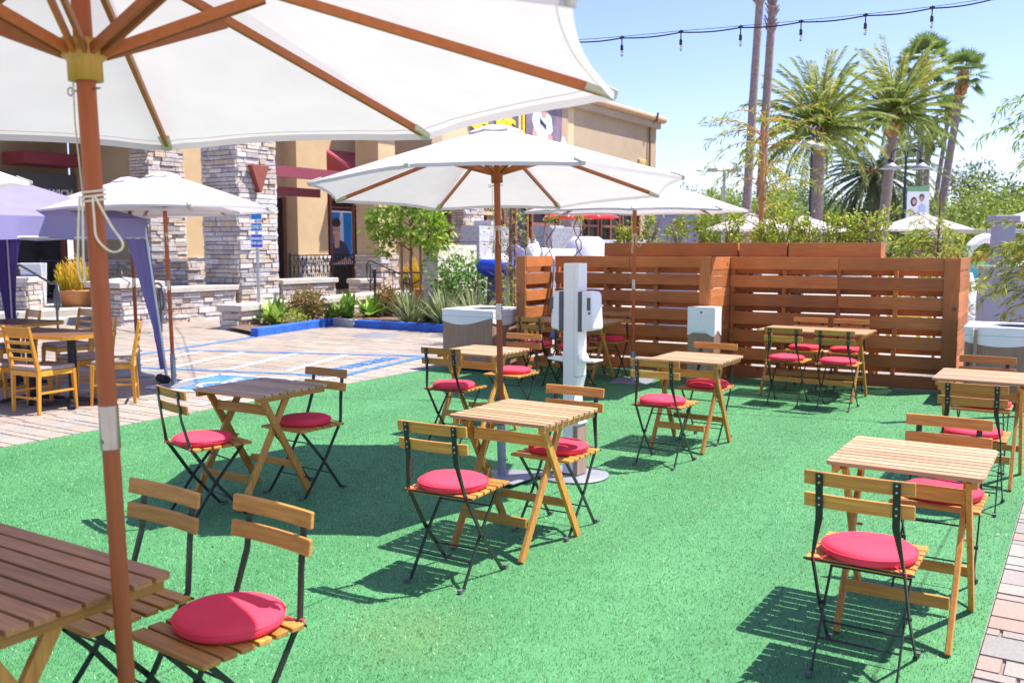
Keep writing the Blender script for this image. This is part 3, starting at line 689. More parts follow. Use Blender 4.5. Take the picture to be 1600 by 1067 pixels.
# ------------------------------------------------------------------ tables and chairs of the sandwich shop
def ladder_chair(label):
    t=thing('ladder_back_chair',label,'chair',group='orange wooden ladder-back chairs'); W=.19
    for s in (-1,1):
        m=MB(); m.bar((s*W,-.20,0),(s*W,-.185,.40),.026,.030,up=(0,1,0),w2=.032,h2=.038); m.bar((s*W,-.185,.40),(s*W,-.265,.84),.032,.038,up=(0,1,0),w2=.024,h2=.026); m.build('back_leg',M['orangewood'],t,.004)
        m=MB(); m.bar((s*(W-.005),.205,0),(s*(W-.005),.185,.41),.024,.024,up=(0,1,0),w2=.042,h2=.042); m.build('front_leg',M['orangewood'],t,.004)
        m=MB(); m.box((s*W,0,.385),(.022,.37,.05)); m.build('side_rail',M['orangewood'],t,.003); m=MB(); m.box((s*W,.0,.20),(.018,.37,.022)); m.build('side_rail',M['orangewood'],t,.003)
    for y,z,h in ((.185,.385,.05),(-.19,.385,.05),(-.19,.15,.022)): m=MB(); m.box((0,y,z),(.35,.02,h)); m.build('cross_rail',M['orangewood'],t,.003)
    for z,h in ((.79,.085),(.685,.032),(.605,.032),(.525,.034)):
        m=MB(); n=8; V=[];F=[]; yb=-.185-(z-.40)*.182
        for x in np.linspace(-W+.01,W-.01,n+1):
            y=yb-.02*(1-(x/W)**2)
            for dy,dz in ((-.007,-h/2),(.007,-h/2),(.007,h/2),(-.007,h/2)): V.append((x,y+dy-dz*.18,z+dz))
        for i in range(n):
            for k in range(4): F.append((i*4+k,i*4+(k+1)%4,(i+1)*4+(k+1)%4,(i+1)*4+k))
        F+=[(0,1,2,3),tuple(n*4+k for k in (3,2,1,0))]; m.add(V,F); m.build('ladder_rail',M['orangewood'],t,.003)
    m=MB(); m.box((0,0,.432),(.405,.405,.045)); s=m.build('seat_pad',M['tanvinyl'],t,.018)
    return t
lc=[(-8.60,5.15,4,'nearest, seen from behind at the front of the table'),(-8.46,5.82,140,'right of the table, turned sideways, partly behind the parasol pole'),
    (-9.02,5.86,176,'on the far side of the front table'),(-10.32,6.48,172,'at the far end of the rear table'),(-9.20,5.02,2,'cut by the left picture edge, in front'),(-10.72,6.05,170,'behind the rear table at the left edge')]
k0=ladder_chair('x')
for i,(x,y,h,l) in enumerate(lc):
    lab='orange wooden ladder-back chair '+l
    if i==0: k0.location=(x,y,0); k0.rotation_euler.z=R(h); k0['label']=lab
    else: dup(k0,(x,y,0),R(h),lab)
def cafe_table(label,loc,rz,L,feet):
    t=thing('pedestal_table',label,'table',loc,rz,'dark veneer pedestal tables'); W=.66
    m=MB(); c=.07; m.prism([(-L/2+c,-W/2),(L/2-c,-W/2),(L/2,-W/2+c),(L/2,W/2-c),(L/2-c,W/2),(-L/2+c,W/2),(-L/2,W/2-c),(-L/2,-W/2+c)],.695,.73); m.build('tabletop',M['tabletop'],t,.004)
    m=MB()
    out=[(-L/2+c,-W/2),(L/2-c,-W/2),(L/2,-W/2+c),(L/2,W/2-c),(L/2-c,W/2),(-L/2+c,W/2),(-L/2,W/2-c),(-L/2,-W/2+c)]
    for i in range(8): a,b=out[i],out[(i+1)%8]; m.bar((*[k*1.006 for k in a],.712),(*[k*1.006 for k in b],.712),.006,.036)
    m.build('edge_band',M['orangewood'],t)
    for x in feet:
        m=MB(); m.tube([(x,0,.06),(x,0,.695)],.042,16); m.build('column',M['iron'],t)
        m=MB()
        for k in range(4):
            A=k*PI/2+PI/4; d=Vector((math.cos(A),math.sin(A),0)); m.bar(Vector((x,0,.065))+d*.02,Vector((x,0,.022))+d*.30,.06,.05,w2=.05,h2=.03)
        m.build('foot',M['iron'],t,.004)
    return t
cafe_table('front dark table with two black pedestals among orange chairs',(-8.90,5.42,0),R(10),1.20,(-.28,.28))
cafe_table('rear dark table at the left edge behind the front table',(-10.45,5.95,0),R(8),.9,(0,))

# ------------------------------------------------------------------ purple tent
t=thing('canopy_tent','purple grey pop-up tent with dark purple corner curtains at the left','tent',(0,0,0))
def LF(l,f): q=RGT*l+FWD*f; return (float(q[0]),float(q[1]))
cs=[LF(-5.9,8.25),LF(-4.22,10.8),LF(-6.72,12.45),LF(-8.4,9.9)]; zt,zb,za=1.90,1.66,2.62; cx,cy=sum(p[0] for p in cs)/4,sum(p[1] for p in cs)/4
m=MB()
for i in range(4):
    a=Vector((*cs[i],zt)); b=Vector((*cs[(i+1)%4],zt)); c=Vector((cx,cy,za)); rows=[]
    for q in np.linspace(0,1,9):
        row=[]
        for u in np.linspace(0,1,13):
            p=a.lerp(b,u).lerp(c,q); p.z-=.10*math.sin(PI*q)*(.35+2.0*u*(1-u)); row.append(p)
        rows.append(row)
    m.grid(rows,tint=.5)
rf=m.build('roof',M['tent'],t,fix=False)
m=MB()
for i in range(4):
    a=Vector((*cs[i],zt)); b=Vector((*cs[(i+1)%4],zt)); d=(b-a).normalized(); nn=Vector((d.y,-d.x,0))
    m.grid([[a.lerp(b,u)+Vector((0,0,-(zt-zb)*q-.008*math.sin(u*19)*q))+nn*(.012*math.sin(u*31+i)+.01)*q for u in np.linspace(0,1,41)] for q in (0,.3,.65,1)],tint=.5)
m.build('valance',M['tent'],rf,fix=False)
for i,(x,y) in enumerate(cs):
    c0v=Vector((x,y,0)); inw=Vector((cx-x,cy-y,0)).normalized(); ft=c0v-inw*(.16 if i==1 else 0)
    m=MB(); m.tube([c0v+inw*.03+Vector((0,0,zt-.02)),ft+Vector((0,0,.02))],.018,10); m.build('leg',M['tubegrey'],t)
    m=MB(); m.box((ft.x,ft.y,.012),(.11,.11,.02)); m.build('foot_plate',M['steel_grey'],t)
    for j in (i-1,(i+1)%4):
        d=(Vector((*cs[j],0))-c0v).normalized(); m=MB()
        m.grid([[c0v.lerp(ft,1-z/zt)+d*(u*wd)+Vector((0,0,z))+inw*(.02*math.sin(u*16+z*4)+.01) for u in np.linspace(0,1,13)] for z,wd in ((zb+.02,.30),(1.3,.19),(.9,.12),(.5,.08),(.15,.05))],tint=.5)
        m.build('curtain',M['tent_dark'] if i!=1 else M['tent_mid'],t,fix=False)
w0=Vector((*cs[1],0)); m=MB(); m.tube([w0+Vector((.10,.02,.055)),w0+Vector((.30,-.04,.055))],.05,14); m.build('weight',M['black'],t)
for a in range(4):
    m=MB(); m.tube([(*cs[a],zb+.02),(*cs[(a+1)%4],zb+.02)],.012,8); m.build('crossbar',M['tubegrey'],t)

# ================================================================== PAVING MARKS
def strip(name,a,b,wd,mat,z=.006):
    a=Vector((*a,z)); b=Vector((*b,z)); d=(b-a).normalized(); s=Vector((-d.y,d.x,0))*wd/2; m=MB()
    m.add([a-s,b-s,b+s,a+s],[(0,1,2,3)]); return struct(m.build(name,mat,fix=False))
strip('parking_line',(-11.62,7.6),(-12.40,11.3),.13,M['blueline'])
strip('parking_line',(-11.75,9.28),(-8.15,10.62),.10,M['blueline'],.0065)
strip('parking_line',(-10.9,7.55),(-7.75,8.46),.10,M['blueline'])
strip('parking_line',(-7.78,8.5),(-8.14,10.62),.11,M['blueline'],.0075)
for x0,y0,x1,y1 in ((-11.0,7.75,-11.35,9.3),(-10.2,7.9,-10.75,9.55),(-9.4,8.1,-9.95,9.85),(-8.65,8.4,-9.2,10.1)):
    strip('hatch_line',(x0,y0),(x1,y1),.11,M['whiteline'],.006)
strip('parking_line',(-7.75,8.42),(-7.55,6.1),.08,M['whiteline'],.006)
m=MB(); m.add([(-8.95,6.55,.0055),(-7.85,6.75,.0055),(-8.05,7.95,.0055),(-9.15,7.75,.0055)],[(0,1,2,3)]); o=struct(m.build('parking_symbol',M['blueline'],fix=False))
m=MB()
q=[(-8.95,6.55),(-7.85,6.75),(-8.05,7.95),(-9.15,7.75)]
for i in range(4):
    a,b=Vector((*q[i],.0095)),Vector((*q[(i+1)%4],.0095)); d=(b-a).normalized(); s=Vector((-d.y,d.x,0)); m.add([a-s*.04,b-s*.04,b+s*.04,a+s*.04],[(0,1,2,3)])
B=Vector((-8.5,7.25,.0095)); ex=Vector((.98,.18,0)); ey=Vector((-.18,.98,0))
def arc(r0,r1,a0,a1,c):
    for a,b in zip(np.linspace(a0,a1,17)[:-1],np.linspace(a0,a1,17)[1:]): m.add([c+ex*math.cos(k)*r+ey*math.sin(k)*r for k,r in ((a,r0),(b,r0),(b,r1),(a,r1))],[(0,1,2,3)])
arc(.17,.23,R(120),R(400),B+ex*0-ey*.12); arc(0.0,.06,0,2*PI,B+ey*.34-ex*.06)
for a,b in (((-.06,.26),(-.02,.0)),((-.02,.0),(.18,.0)),((.18,.0),(.28,-.26)),((-.05,.14),(.12,.14))):
    p,qq=B+ex*a[0]+ey*a[1],B+ex*b[0]+ey*b[1]; d=(qq-p).normalized(); s=Vector((-d.y,d.x,0))*.03; m.add([p-s,qq-s,qq+s,p+s],[(0,1,2,3)])
m.build('wheelchair_mark',M['whiteline'],o,fix=False)
st=text_mesh('parking_text','NO PARKING',.34,M['blueline'],None,(-8.28,9.25,.006),(0,0,R(98)),.001,bold=.012); struct(st)

# ================================================================== KERB, BEDS, LOW WALLS
def kerb(name,a,b,mat,h=.15,wd=.16):
    m=MB(); a=Vector((*a,0)); b=Vector((*b,0)); m.bar(a+Vector((0,0,h/2-.01)),b+Vector((0,0,h/2-.01)),wd,h+.02); o=struct(m.build(name,mat,None,.02)); return o
kerb('kerb',(-12.46,11.34),(-12.90,13.55),M['blue']); kerb('kerb',(-12.905,13.58),(-12.92,13.8),M['blue']); kerb('kerb',(-12.93,13.83),(-12.20,13.70),M['kerbgrey']); kerb('kerb',(-12.18,13.70),(-9.6,13.78),M['blue']); kerb('kerb',(-9.58,13.785),(-6.6,13.86),M['blue'])
m=MB(); V=[(-13.95,12.0),(-12.55,11.42),(-12.98,13.82),(-12.2,13.78),(-6.6,13.94),(-6.6,16.5),(-14,19.5),(-16,19.5),(-14.6,14)]
m.add([(x,y,.07) for x,y in V],[tuple(range(len(V)))]); 
o=struct(m.build('planting_bed',M['mulch'],fix=False))
m=MB(); m.lathe([(.001,.008),(.42,.008),(.44,.0)],40,(-10.78,12.67,0)); struct(m.build('manhole_cover',M['plate']))

def stone_face(mb,o,u,L,z0,z1,hr=(.065,.13),wr=(.16,.52)):
    o=Vector(o); u=Vector(u).normalized(); nn=Vector((u.y,-u.x,0)); rot=Matrix((u,-nn,Vector((0,0,1)))).transposed(); z=z0
    while z<z1-.02:
        h=min(random.uniform(*hr),z1-z); x=-random.uniform(0,.1)
        while x<L-.02:
            wd=random.uniform(*wr); a=max(x,-.015); b=min(x+wd,L+.015); x+=wd
            if b-a<.03: continue
            dd=random.uniform(.035,.085); mb.box(o+u*((a+b)/2)+nn*(dd/2-.02)+Vector((0,0,z+h/2)),(b-a-.012,dd,h-.013),rot)
        z+=h
def stone_pier(name,parent,x0,x1,y0,y1,z0,z1,sides='sen'):
    m=MB(); m.box(((x0+x1)/2,(y0+y1)/2,(z0+z1)/2),(x1-x0,y1-y0,z1-z0-.01)); g=m.build(name,M['grout'],parent)
    m=MB()
    if 's' in sides: stone_face(m,(x0,y0,0),(1,0,0),x1-x0,z0,z1)
    if 'e' in sides: stone_face(m,(x1,y0,0),(0,1,0),y1-y0,z0,z1)
    if 'n' in sides: stone_face(m,(x1,y1,0),(-1,0,0),x1-x0,z0,z1)
    if 'w' in sides: stone_face(m,(x0,y1,0),(0,-1,0),y1-y0,z0,z1)
    m.build('stone_facing',M['stone'],g,.008); return g
def low_wall(label,a,b,h,th=.42,cap=.11,over=.05,group='low stone walls with cast caps'):
    a=Vector((*a,0)); b=Vector((*b,0)); L=(b-a).length; rz=math.atan2(b.y-a.y,b.x-a.x); t=thing('low_wall',label,'wall',a,rz,group)
    g=stone_pier('core',t,0,L,-th/2,th/2,-.02,h-cap,'senw')
    m=MB(); m.box((L/2,0,h-cap/2),(L+2*over,th+2*over+.1,cap)); m.build('cap',M['cast'],t,.012); return t
low_wall('stone wall left of the main pillar with a long pale cap',(-16.35,12.35),(-16.25,14.08),.73)
tp=thing('wall_post','stone wall end post with pyramid cap and small black light','post',(-16.75,11.85,0),0,)
stone_pier('core',tp,-.45,.45,-.4,.4,-.02,.74,'senw')
m=MB(); m.add([(-.58,-.53,.75),(.58,-.53,.75),(.58,.53,.75),(-.58,.53,.75),(-.58,-.53,.86),(.58,-.53,.86),(.58,.53,.86),(-.58,.53,.86),(0,0,.95)],[(3,2,1,0),(0,1,5,4),(1,2,6,5),(2,3,7,6),(3,0,4,7),(4,5,8),(5,6,8),(6,7,8),(7,4,8)]); m.build('cap',M['cast'],tp,.008)
m=MB(); m.box((-.12,-.465,.44),(.20,.03,.26)); m.build('light',M['black'],tp)
low_wall('lowest stone wall with pale cap behind the sign post and succulents',(-13.98,12.15),(-14.9,18.4),.46,.40,.12)
low_wall('stone wall right of the main pillar under the black railing',(-16.2,15.45),(-16.1,17.1),.80)
low_wall('short stone block with pale cap in front of the tan column',(-16.35,18.35),(-16.2,19.0),.72)
low_wall('stone wall piece at the far left edge behind the tent',(-19.6,10.3),(-18.4,10.9),.95)
m=MB(); m.box((-21.5,11.6,.10),(7.2,5.2,.36)); o=struct(m.build('patio',M['concrete'],None,.01))
m=MB(); m.box((-17.68,11.2,.06),(.44,1.6,.16)); struct(m.build('step',M['concrete'],None,.01))

# ================================================================== SHOP BUILDING
b=thing('shop_building','tan stucco shopping building with stone pillars and maroon metal awnings','building',(0,0,0))
def part(nm,c,d,mat,bev=0,rot=None,par=None):
    m=MB(); m.box(c,d,rot); return m.build(nm,M[mat],par or b,bev)
main=stone_pier('stone_pillar',b,-17.1,-16.0,14.2,15.3,-.05,4.75,'senw')
def tri(x,y,z0,z1,w):
    m=MB(); m.prism([(y-w/2,z1),(y+w/2,z1),(y+.02,z0),(y-.02,z0)],x,x+.16,'x'); return m.build('ornament',M['rust'],b,.004)
tri(-15.98,14.72,2.76,3.36,.52); 
stone_pier('stone_pillar',b,-19.5,-18.9,14.1,15.1,-.05,4.2,'sen'); tri(-18.88,14.6,2.7,3.25,.5)
part('wall',(-19.6,18.6,2.9),(.36,7.0,5.9),'tan')            # facade between second pillar and tower
part('wall',(-20.75,14.28,2.2),(2.48,.3,4.4),'tan2')
part('wall',(-22.2,11.0,3.9),(.4,6.2,1.6),'tan2')
part('roof_slab',(-20.5,11.2,4.62),(4.2,6.4,.4),'tan2')
m=MB(); stone_face(m,(-22,14.1,0),(1,0,0),2.5,0,1.25); m.build('stone_base',M['stone'],b)
# dark shop front at the left
w_=part('window',(-22.1,11.0,1.75),(.12,6.0,3.1),'glass')
for y in (8.6,9.9,11.2,12.5,13.85): part('mullion',(-22.0,y,1.75),(.12,.10,3.1),'tubegrey' if y in(12.5,) else 'frame_brown',0,None,w_)
sg=part('sign_board',(-21.75,12.6,3.02),(.16,2.9,.62),'slate'); text_mesh('lettering','SANDWICH',.23,M['signwhite'],sg,(-21.66,13.97,2.86),(PI/2,0,PI/2),.006,'RIGHT',1,.006)
part('awning',(-21.4,13.1,3.62),(.9,1.5,.28),'maroon')
part('notice',(-21.98,11.92,1.85),(.02,.34,.55),'signwhite',0,None,w_)
# entry bay
part('pilaster',(-19.16,19.5,2.9),(.52,1.2,5.8),'tan')
d_=part('door',(-19.40,18.1,1.45),(.06,1.4,2.9),'black'); part('door_frame',(-19.37,18.82,1.45),(.10,.08,2.95),'frame_brown',0,None,d_)
wn_=part('window',(-19.40,21.75,1.75),(.05,2.3,2.9),'glass')
for y in (20.66,21.66,22.86): part('mullion',(-19.36,y,1.75),(.13,.08,2.9),'frame_brown',0,None,wn_)
for z in (2.72,): part('transom',(-19.36,21.75,z),(.10,2.1,.05),'frame_brown',0,None,wn_)
text_mesh('lettering','Prescription',.20,M['signwhite'],wn_,(-19.365,21.2,2.98),(PI/2,0,PI/2),.002); text_mesh('lettering','Contact Lenses',.18,M['signwhite'],wn_,(-19.365,22.2,2.86),(PI/2,0,PI/2),.002)
part('column',(-16.7,19.65,2.95),(.8,.7,5.7),'tan')
m=MB(); stone_face(m,(-17.12,19.28,0),(1,0,0),.84,-.05,1.36); stone_face(m,(-16.28,19.28,0),(0,1,0),.74,-.05,1.36); m.build('stone_base',M['stone'],b,.006)
m=MB(); stone_face(m,(-19.40,15.12,0),(0,1,0),3.0,-.05,1.3); m.build('stone_base',M['stone'],b); m=MB(); stone_face(m,(-18.88,18.9,0),(0,1,0),1.2,-.05,1.3); m.build('stone_base',M['stone'],b)
part('fascia_beam',(-16.62,17.4,4.98),(.95,6.6,.62),'tan2'); part('fascia_trim',(-16.6,17.4,5.36),(1.15,6.9,.14),'cornice',.03)
part('steel_beam',(-16.55,17.3,3.34),(.16,4.0,.26),'maroon'); part('steel_beam',(-17.9,17.0,2.98),(.14,3.4,.22),'maroon')
rot=Matrix.Rotation(R(28),3,'Y'); part('awning',(-18.9,21.5,4.1),(1.3,1.9,.06),'maroon2',0,rot)
m=MB(); m.prism([(-19.4,3.6),(-18.35,3.78),(-19.4,4.4)],20.5,20.54,'y'); m.build('awning_side',M['maroon2'],b)
# poster in the window
ps=thing('window_poster','tall window poster of a dark-haired man with glasses in a navy shirt','poster',(-19.345,20.72,1.02)); 
def flat(nm,out,mat,par,x,th=.004):   # outline in (y,z) on a board facing +X
    m=MB(); m.prism(out,x,x+th,'x'); return m.build(nm,M[mat],par)
def ell(cy,cz,ry,rz,n=24,a0=0,a1=2*PI): return [(cy+ry*math.cos(a),cz+rz*math.sin(a)) for a in np.linspace(a0,a1,n,endpoint=(a1-a0<6))]
flat('board',[(0,0),(.92,0),(.92,1.6),(0,1.6)],'signwhite',ps,0); flat('picture',[(.03,.03),(.88,.03),(.88,1.55),(.03,1.55)],'posterblue',ps,.0045)
flat('backdrop',[(.34,.6),(.52,.6),(.50,1.55),(.36,1.55)],'shirtpale',ps,.009)
flat('shirt',[(.03,.03),(.78,.03),(.74,.42),(.60,.62),(.40,.72),(.22,.72),(.03,.60)],'shirtdark',ps,.0135)
flat('forearm',[(.10,.03),(.80,.03),(.80,.16),(.62,.22),(.30,.10)],'skin2',ps,.018)
flat('neck',[(.10,.5),(.30,.5),(.32,.84),(.10,.84)],'skin',ps,.018); flat('face',ell(.19,1.0,.155,.23),'skin2',ps,.0225); flat('beard',ell(.19,.86,.135,.10),'skin',ps,.027)
flat('hair',ell(.19,1.24,.18,.13),'hair',ps,.027); m=MB()
for y in (.11,.26): m.tube([(.030,y+.055*math.cos(a),1.04+.04*math.sin(a)) for a in np.linspace(0,2*PI,14,endpoint=False)],.007,5,closed=True)
m.build('glasses',M['black'],ps)
# tower block
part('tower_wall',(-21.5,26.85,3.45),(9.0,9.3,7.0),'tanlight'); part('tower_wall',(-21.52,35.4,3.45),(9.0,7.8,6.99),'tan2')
part('frieze',(-21.45,30.7,6.86),(9.35,17.1,.26),'tan2'); 
m=MB(); 
for a,c in (((-16.75,22.0,7.14),(-16.75,39.55,7.14)),((-16.75,39.55,7.14),(-26.2,39.55,7.14)),((-26.2,22.0,7.14),(-16.75,22.0,7.14))): m.tube([a,c],.14,14)
m.build('cornice',M['cornice'],b); part('cornice_top',(-21.45,30.7,7.12),(9.3,17.3,.30),'cornice')
m=MB(); m.tube([(-16.93,38.4,0),(-16.93,38.4,6.9),(-16.60,38.4,7.0),(-16.56,38.4,7.34)],.05,8); m.build('downpipe',M['barkbrown'],b)
text_mesh('house_number','7591',.42,M['gold'],b,(-16.97,37.75,5.15),(PI/2,0,PI/2),.03,'CENTER')
part('frieze',(-17.6,22.05,4.75),(2.4,.5,.9),'tan2')
stone_pier('stone_pillar',b,-17.02,-16.4,23.4,24.4,-.05,3.4,'sen'); stone_pier('stone_pillar',b,-17.02,-16.6,30.6,31.4,-.05,3.4,'sen')
for y0,y1 in ((22.35,23.35),(24.6,26.2),(26.4,28.0),(28.2,30.2),(31.7,33.4),(33.6,35.4),(35.6,37.4)):
    w2=part('window',(-16.98,(y0+y1)/2,1.6),(.06,y1-y0,3.0),'glass')
    for y in (y0+.05,(y0+y1)/2,y1-.05): part('mullion',(-16.93,y,1.6),(.12,.10,3.0),'frame_brown',0,None,w2)
    part('transom',(-16.93,(y0+y1)/2,2.35),(.10,y1-y0,.09),'frame_brown',0,None,w2)
sb=part('sign_board',(-16.86,25.4,2.78),(.06,1.5,.42),'tan'); text_mesh('lettering','HEREO',.26,M['black'],sb,(-16.825,25.4,2.78),(PI/2,0,PI/2),.004,bold=.004)
# billboards
bb=thing('billboard','billboard with yellow block letters on dark brick picture, on the tower wall','billboard',(-16.985,24.6,4.4))
flat('board',[(0,0),(2.85,0),(2.85,2.3),(0,2.3)],'tan',bb,0,.03); flat('picture',[(.75,0),(1.9,0),(1.9,2.3),(.75,2.3)],'printbrown',bb,.031); flat('dark_band',[(2.45,0),(2.85,0),(2.85,2.3),(2.45,2.3)],'slate',bb,.031)
flat('lower_band',[(0,.0),(.75,.0),(.75,.9),(0,.9)],'printbrown',bb,.031)  # violet brown print across the lower left of the board
text_mesh('lettering','CH',.72,M['yellow'],bb,(.05,.42,1.10),(PI/2,0,PI/2),.02,bold=.03); text_mesh('lettering','WIC',.72,M['yellow'],bb,(.05,1.98,1.10),(PI/2,0,PI/2),.02,'CENTER',.85,.03)
bw=thing('billboard','billboard photo of a waiter in a white shirt and black bow tie','billboard',(-16.985,27.95,4.4))
flat('board',[(0,0),(3.0,0),(3.0,2.3),(0,2.3)],'printbrown',bw,0,.03); flat('left_strip',[(-.22,0),(-.1,0),(-.1,2.3),(-.22,2.3)],'yellow',bw,.0,.03)
flat('pale_panel',[(2.45,0),(3.0,0),(3.0,2.3),(2.55,2.3)],'tan2',bw,.031)
flat('shirt',[(.75,.2),(.62,1.1),(.35,1.55),(.55,1.95),(.95,2.1),(1.35,2.0),(1.75,1.75),(1.85,1.3),(1.5,1.0),(1.35,.2)],'shirtpale',bw,.036)
flat('arm',[(.30,0),(.52,0),(.72,1.1),(.42,1.3)],'skin',bw,.041); flat('arm',[(1.50,0),(1.78,0),(1.82,1.1),(1.52,1.2)],'skin',bw,.041)
flat('head',ell(1.22,1.98,.20,.27),'skin',bw,.046); flat('hair',ell(1.26,2.2,.2,.10),'hair',bw,.05); flat('bow_tie',[(.92,1.66),(1.12,1.55),(1.34,1.46),(1.36,1.30),(1.14,1.42),(.94,1.48)],'black',bw,.05)
flat('second_person',[(2.3,0),(2.9,0),(2.9,1.0),(2.6,1.2),(2.4,.9)],'shirtpale',bw,.036); flat('second_head',ell(2.72,1.45,.14,.2),'skin',bw,.036)

# ------------------------------------------------------------------ railings and handrails
def railing(label,a,c,z0,z1,step=.11,cross=False,name='railing'):
    a=Vector((*a,0)); c=Vector((*c,0)); L=(c-a).length; t=thing(name,label,'railing',a,math.atan2(c.y-a.y,c.x-a.x),'black iron railings')
    for z in (z0+.06,z1): m=MB(); m.box((L/2,0,z),(L,.03,.03)); m.build('rail',M['iron'],t)
    m=MB(); n=int(L/step)
    for i in range(1,n): m.box((L*i/n,0,(z0+z1)/2+.03),(.014,.014,z1-z0-.06))
    if cross:
        for i in range(0,n):
            x0,x1=L*i/n,L*min(i+2,n)/n
            for s in (-1,1): m.tube([(x0 if s>0 else x1,.012*s,z0+.22),((x0+x1)/2,.012*s,(z0+z1)/2+.1),(x1 if s>0 else x0,.012*s,z1-.05)],.008,5)
    p=m.build('bars',M['iron'],t); 
    for x in (0,L): m=MB(); m.box((x,0,(z1+.06)/2+z0/2-.03),(.05,.05,z1-z0+.12)); m.build('post',M['iron'],t)
    return t
railing('black railing with crossed bars in front of the poster window',P(452,24.2)[:2],P(578,26.2)[:2],.35,1.33,.13,True)
railing('low black railing behind the grasses and staked tree',P(585,20.5)[:2],P(800,20.0)[:2],.28,1.0,.2)
railing('black railing behind the golden plant at the left',P(62,21.0)[:2],P(150,21.5)[:2],.45,1.25,.13)
def handrail(label,a,c,za,zc,h=.9):
    a=Vector((*a,za)); c=Vector((*c,zc)); d=c-a; d.z=0; d.normalize(); t=thing('handrail',label,'handrail',a,0,'dark looped handrails'); o=a; r=.022
    def q(p): return p-o
    for i,(p,s) in enumerate(((a,-1),(c,1))):
        m=MB(); m.tube([q(p),q(p+Vector((0,0,h-.12)))],r,10); m.build('post',M['railgrey'],t)
        m=MB(); ctr=p+Vector((0,0,h-.30))+d*(s*.02); m.tube([q(ctr+d*(.17*math.cos(k))+Vector((0,0,.21*math.sin(k)))) for k in np.linspace(0,2*PI,22,endpoint=False)],r*.8,8,closed=True); m.build('loop',M['railgrey'],t)
    A=a+Vector((0,0,h)); C=c+Vector((0,0,h)); m=MB()
    m.tube([q(A-d*.22-Vector((0,0,.25))),q(A-d*.20-Vector((0,0,.08))),q(A-d*.06),q(A+d*.12),q(C-d*.35+Vector((0,0,-.02))),q(C-d*.05),q(C+d*.14-Vector((0,0,.05))),q(C+d*.22-Vector((0,0,.22))),q(C+d*.22-Vector((0,0,.45)))],r,10); m.build('grip',M['railgrey'],t); return t
handrail('looped handrail at the steps beside the stone end post',P(186,19.3)[:2],P(247,17.1)[:2],.28,0)
handrail('looped handrail left of the golden plant, behind the tent leg',P(28,19.6)[:2],P(84,17.3)[:2],.28,0)
handrail('looped handrail by the short stone block below the tan column',P(578,23.2)[:2],P(634,21.6)[:2],.25,.0,.95)
handrail('looped handrail beside the cream block wall behind the staked tree',P(664,23.0)[:2],P(712,21.7)[:2],.25,.0)
# sign post
t=thing('sign_post','galvanised post with blue parking signs reading ONLY and MINIMUM FINE','sign',P(402,18.4,0),R(38))
m=MB(); m.tube([(0,0,0),(0,0,2.36)],.03,10); m.build('post',M['galv'],t)
def signplate(z,w0,h0,mat,lines,sz):
    m=MB(); m.box((0,-.036,z),(w0,.008,h0)); p=m.build('sign_plate',M['signwhite'],t,.002); m=MB(); m.box((0,-.0415,z),(w0-.03,.004,h0-.03)); m.build('sign_face',M[mat],p)
    for k,l in enumerate(lines): text_mesh('lettering',l,sz,M['signwhite'],p,(0,-.0445,z+(len(lines)-1)*sz*.62-k*sz*1.24),(PI/2,0,0),.001,'CENTER',.8,.004)
signplate(2.22,.23,.26,'signcyan',[],.06); signplate(1.95,.23,.17,'signcyan',['ONLY'],.10); signplate(1.68,.24,.27,'signblue',['MINIMUM','FINE $250'],.072)
# A-frame
t=thing('sandwich_board','white A-frame board with blue and green print behind the tent leg','sign',P(46,20.3,.28),R(40)); 
for s in (-1,1):
    rot=Matrix.Rotation(R(-9*s),3,'X'); m=MB(); m.box((0,s*.10,.46),(.55,.03,.95),rot); p=m.build('panel',M['signwhite'],t,.006)
    if s<0:
        for z,h0,mt in ((.66,.05,'signblue'),(.44,.20,'postergreen'),(.28,.025,'signblue')):
            m=MB(); m.box(Vector((0,-.10,.46))+rot@Vector((0,-.018,z-.46)),(.42,.004,h0),rot); m.build('print',M[mt],p)
# golden plants in pots, agaves, shrubs etc.
# ================================================================== PLANTS
def unit(a): return a/np.maximum(np.linalg.norm(a,axis=-1,keepdims=True),1e-9)
def leaf_quads(name,Pp,D,l,wd,mat,parent,tint,curl=.15):
    n=len(Pp); rv=unit(RNG.normal(size=(n,3))); S=unit(np.cross(D,rv)); l=np.broadcast_to(np.asarray(l,float),(n,))[:,None]; wd=np.broadcast_to(np.asarray(wd,float),(n,))[:,None]
    V=np.zeros((n,4,3)); V[:,0]=Pp; mid=Pp+D*l*.5; V[:,1]=mid+S*wd*.5; V[:,2]=Pp+D*l; V[:,2,2]-=(l[:,0]*curl); V[:,3]=mid-S*wd*.5
    return np_mesh(name,V.reshape(-1,3),None,mat,parent,np.clip(tint,0,1))
def cloud(name,blobs,mat,parent,l,wd,per=14,jit=.16,droop=0.,curl=.15,hollow=.35):
    """blobs: (x,y,z,rx,ry,rz,n) local; leaves gather in clumps through each volume, with gaps between clumps"""
    PP=[];DD=[];TT=[]
    for x,y,z,rx,ry,rz,n in blobs:
        k=max(3,n//per); u=unit(RNG.normal(size=(k,3))); rr=(hollow+(1-hollow)*RNG.random(k)**.6)[:,None]
        c=u*rr; idx=RNG.integers(0,k,n); p=c[idx]+RNG.normal(size=(n,3))*jit; d=unit(unit(p)*.7+RNG.normal(size=(n,3))*.75+np.array([0,0,.15-droop]))
        PP.append(np.array([x,y,z])+p*np.array([rx,ry,rz])); DD.append(d); ct=RNG.random(k); TT.append(.55*ct[idx]+.45*RNG.random(n))
    Pp=np.concatenate(PP); n=len(Pp)
    return leaf_quads(name,Pp,np.concatenate(DD),l*RNG.uniform(.65,1.25,n),wd*RNG.uniform(.7,1.2,n),M[mat],parent,np.concatenate(TT),curl)
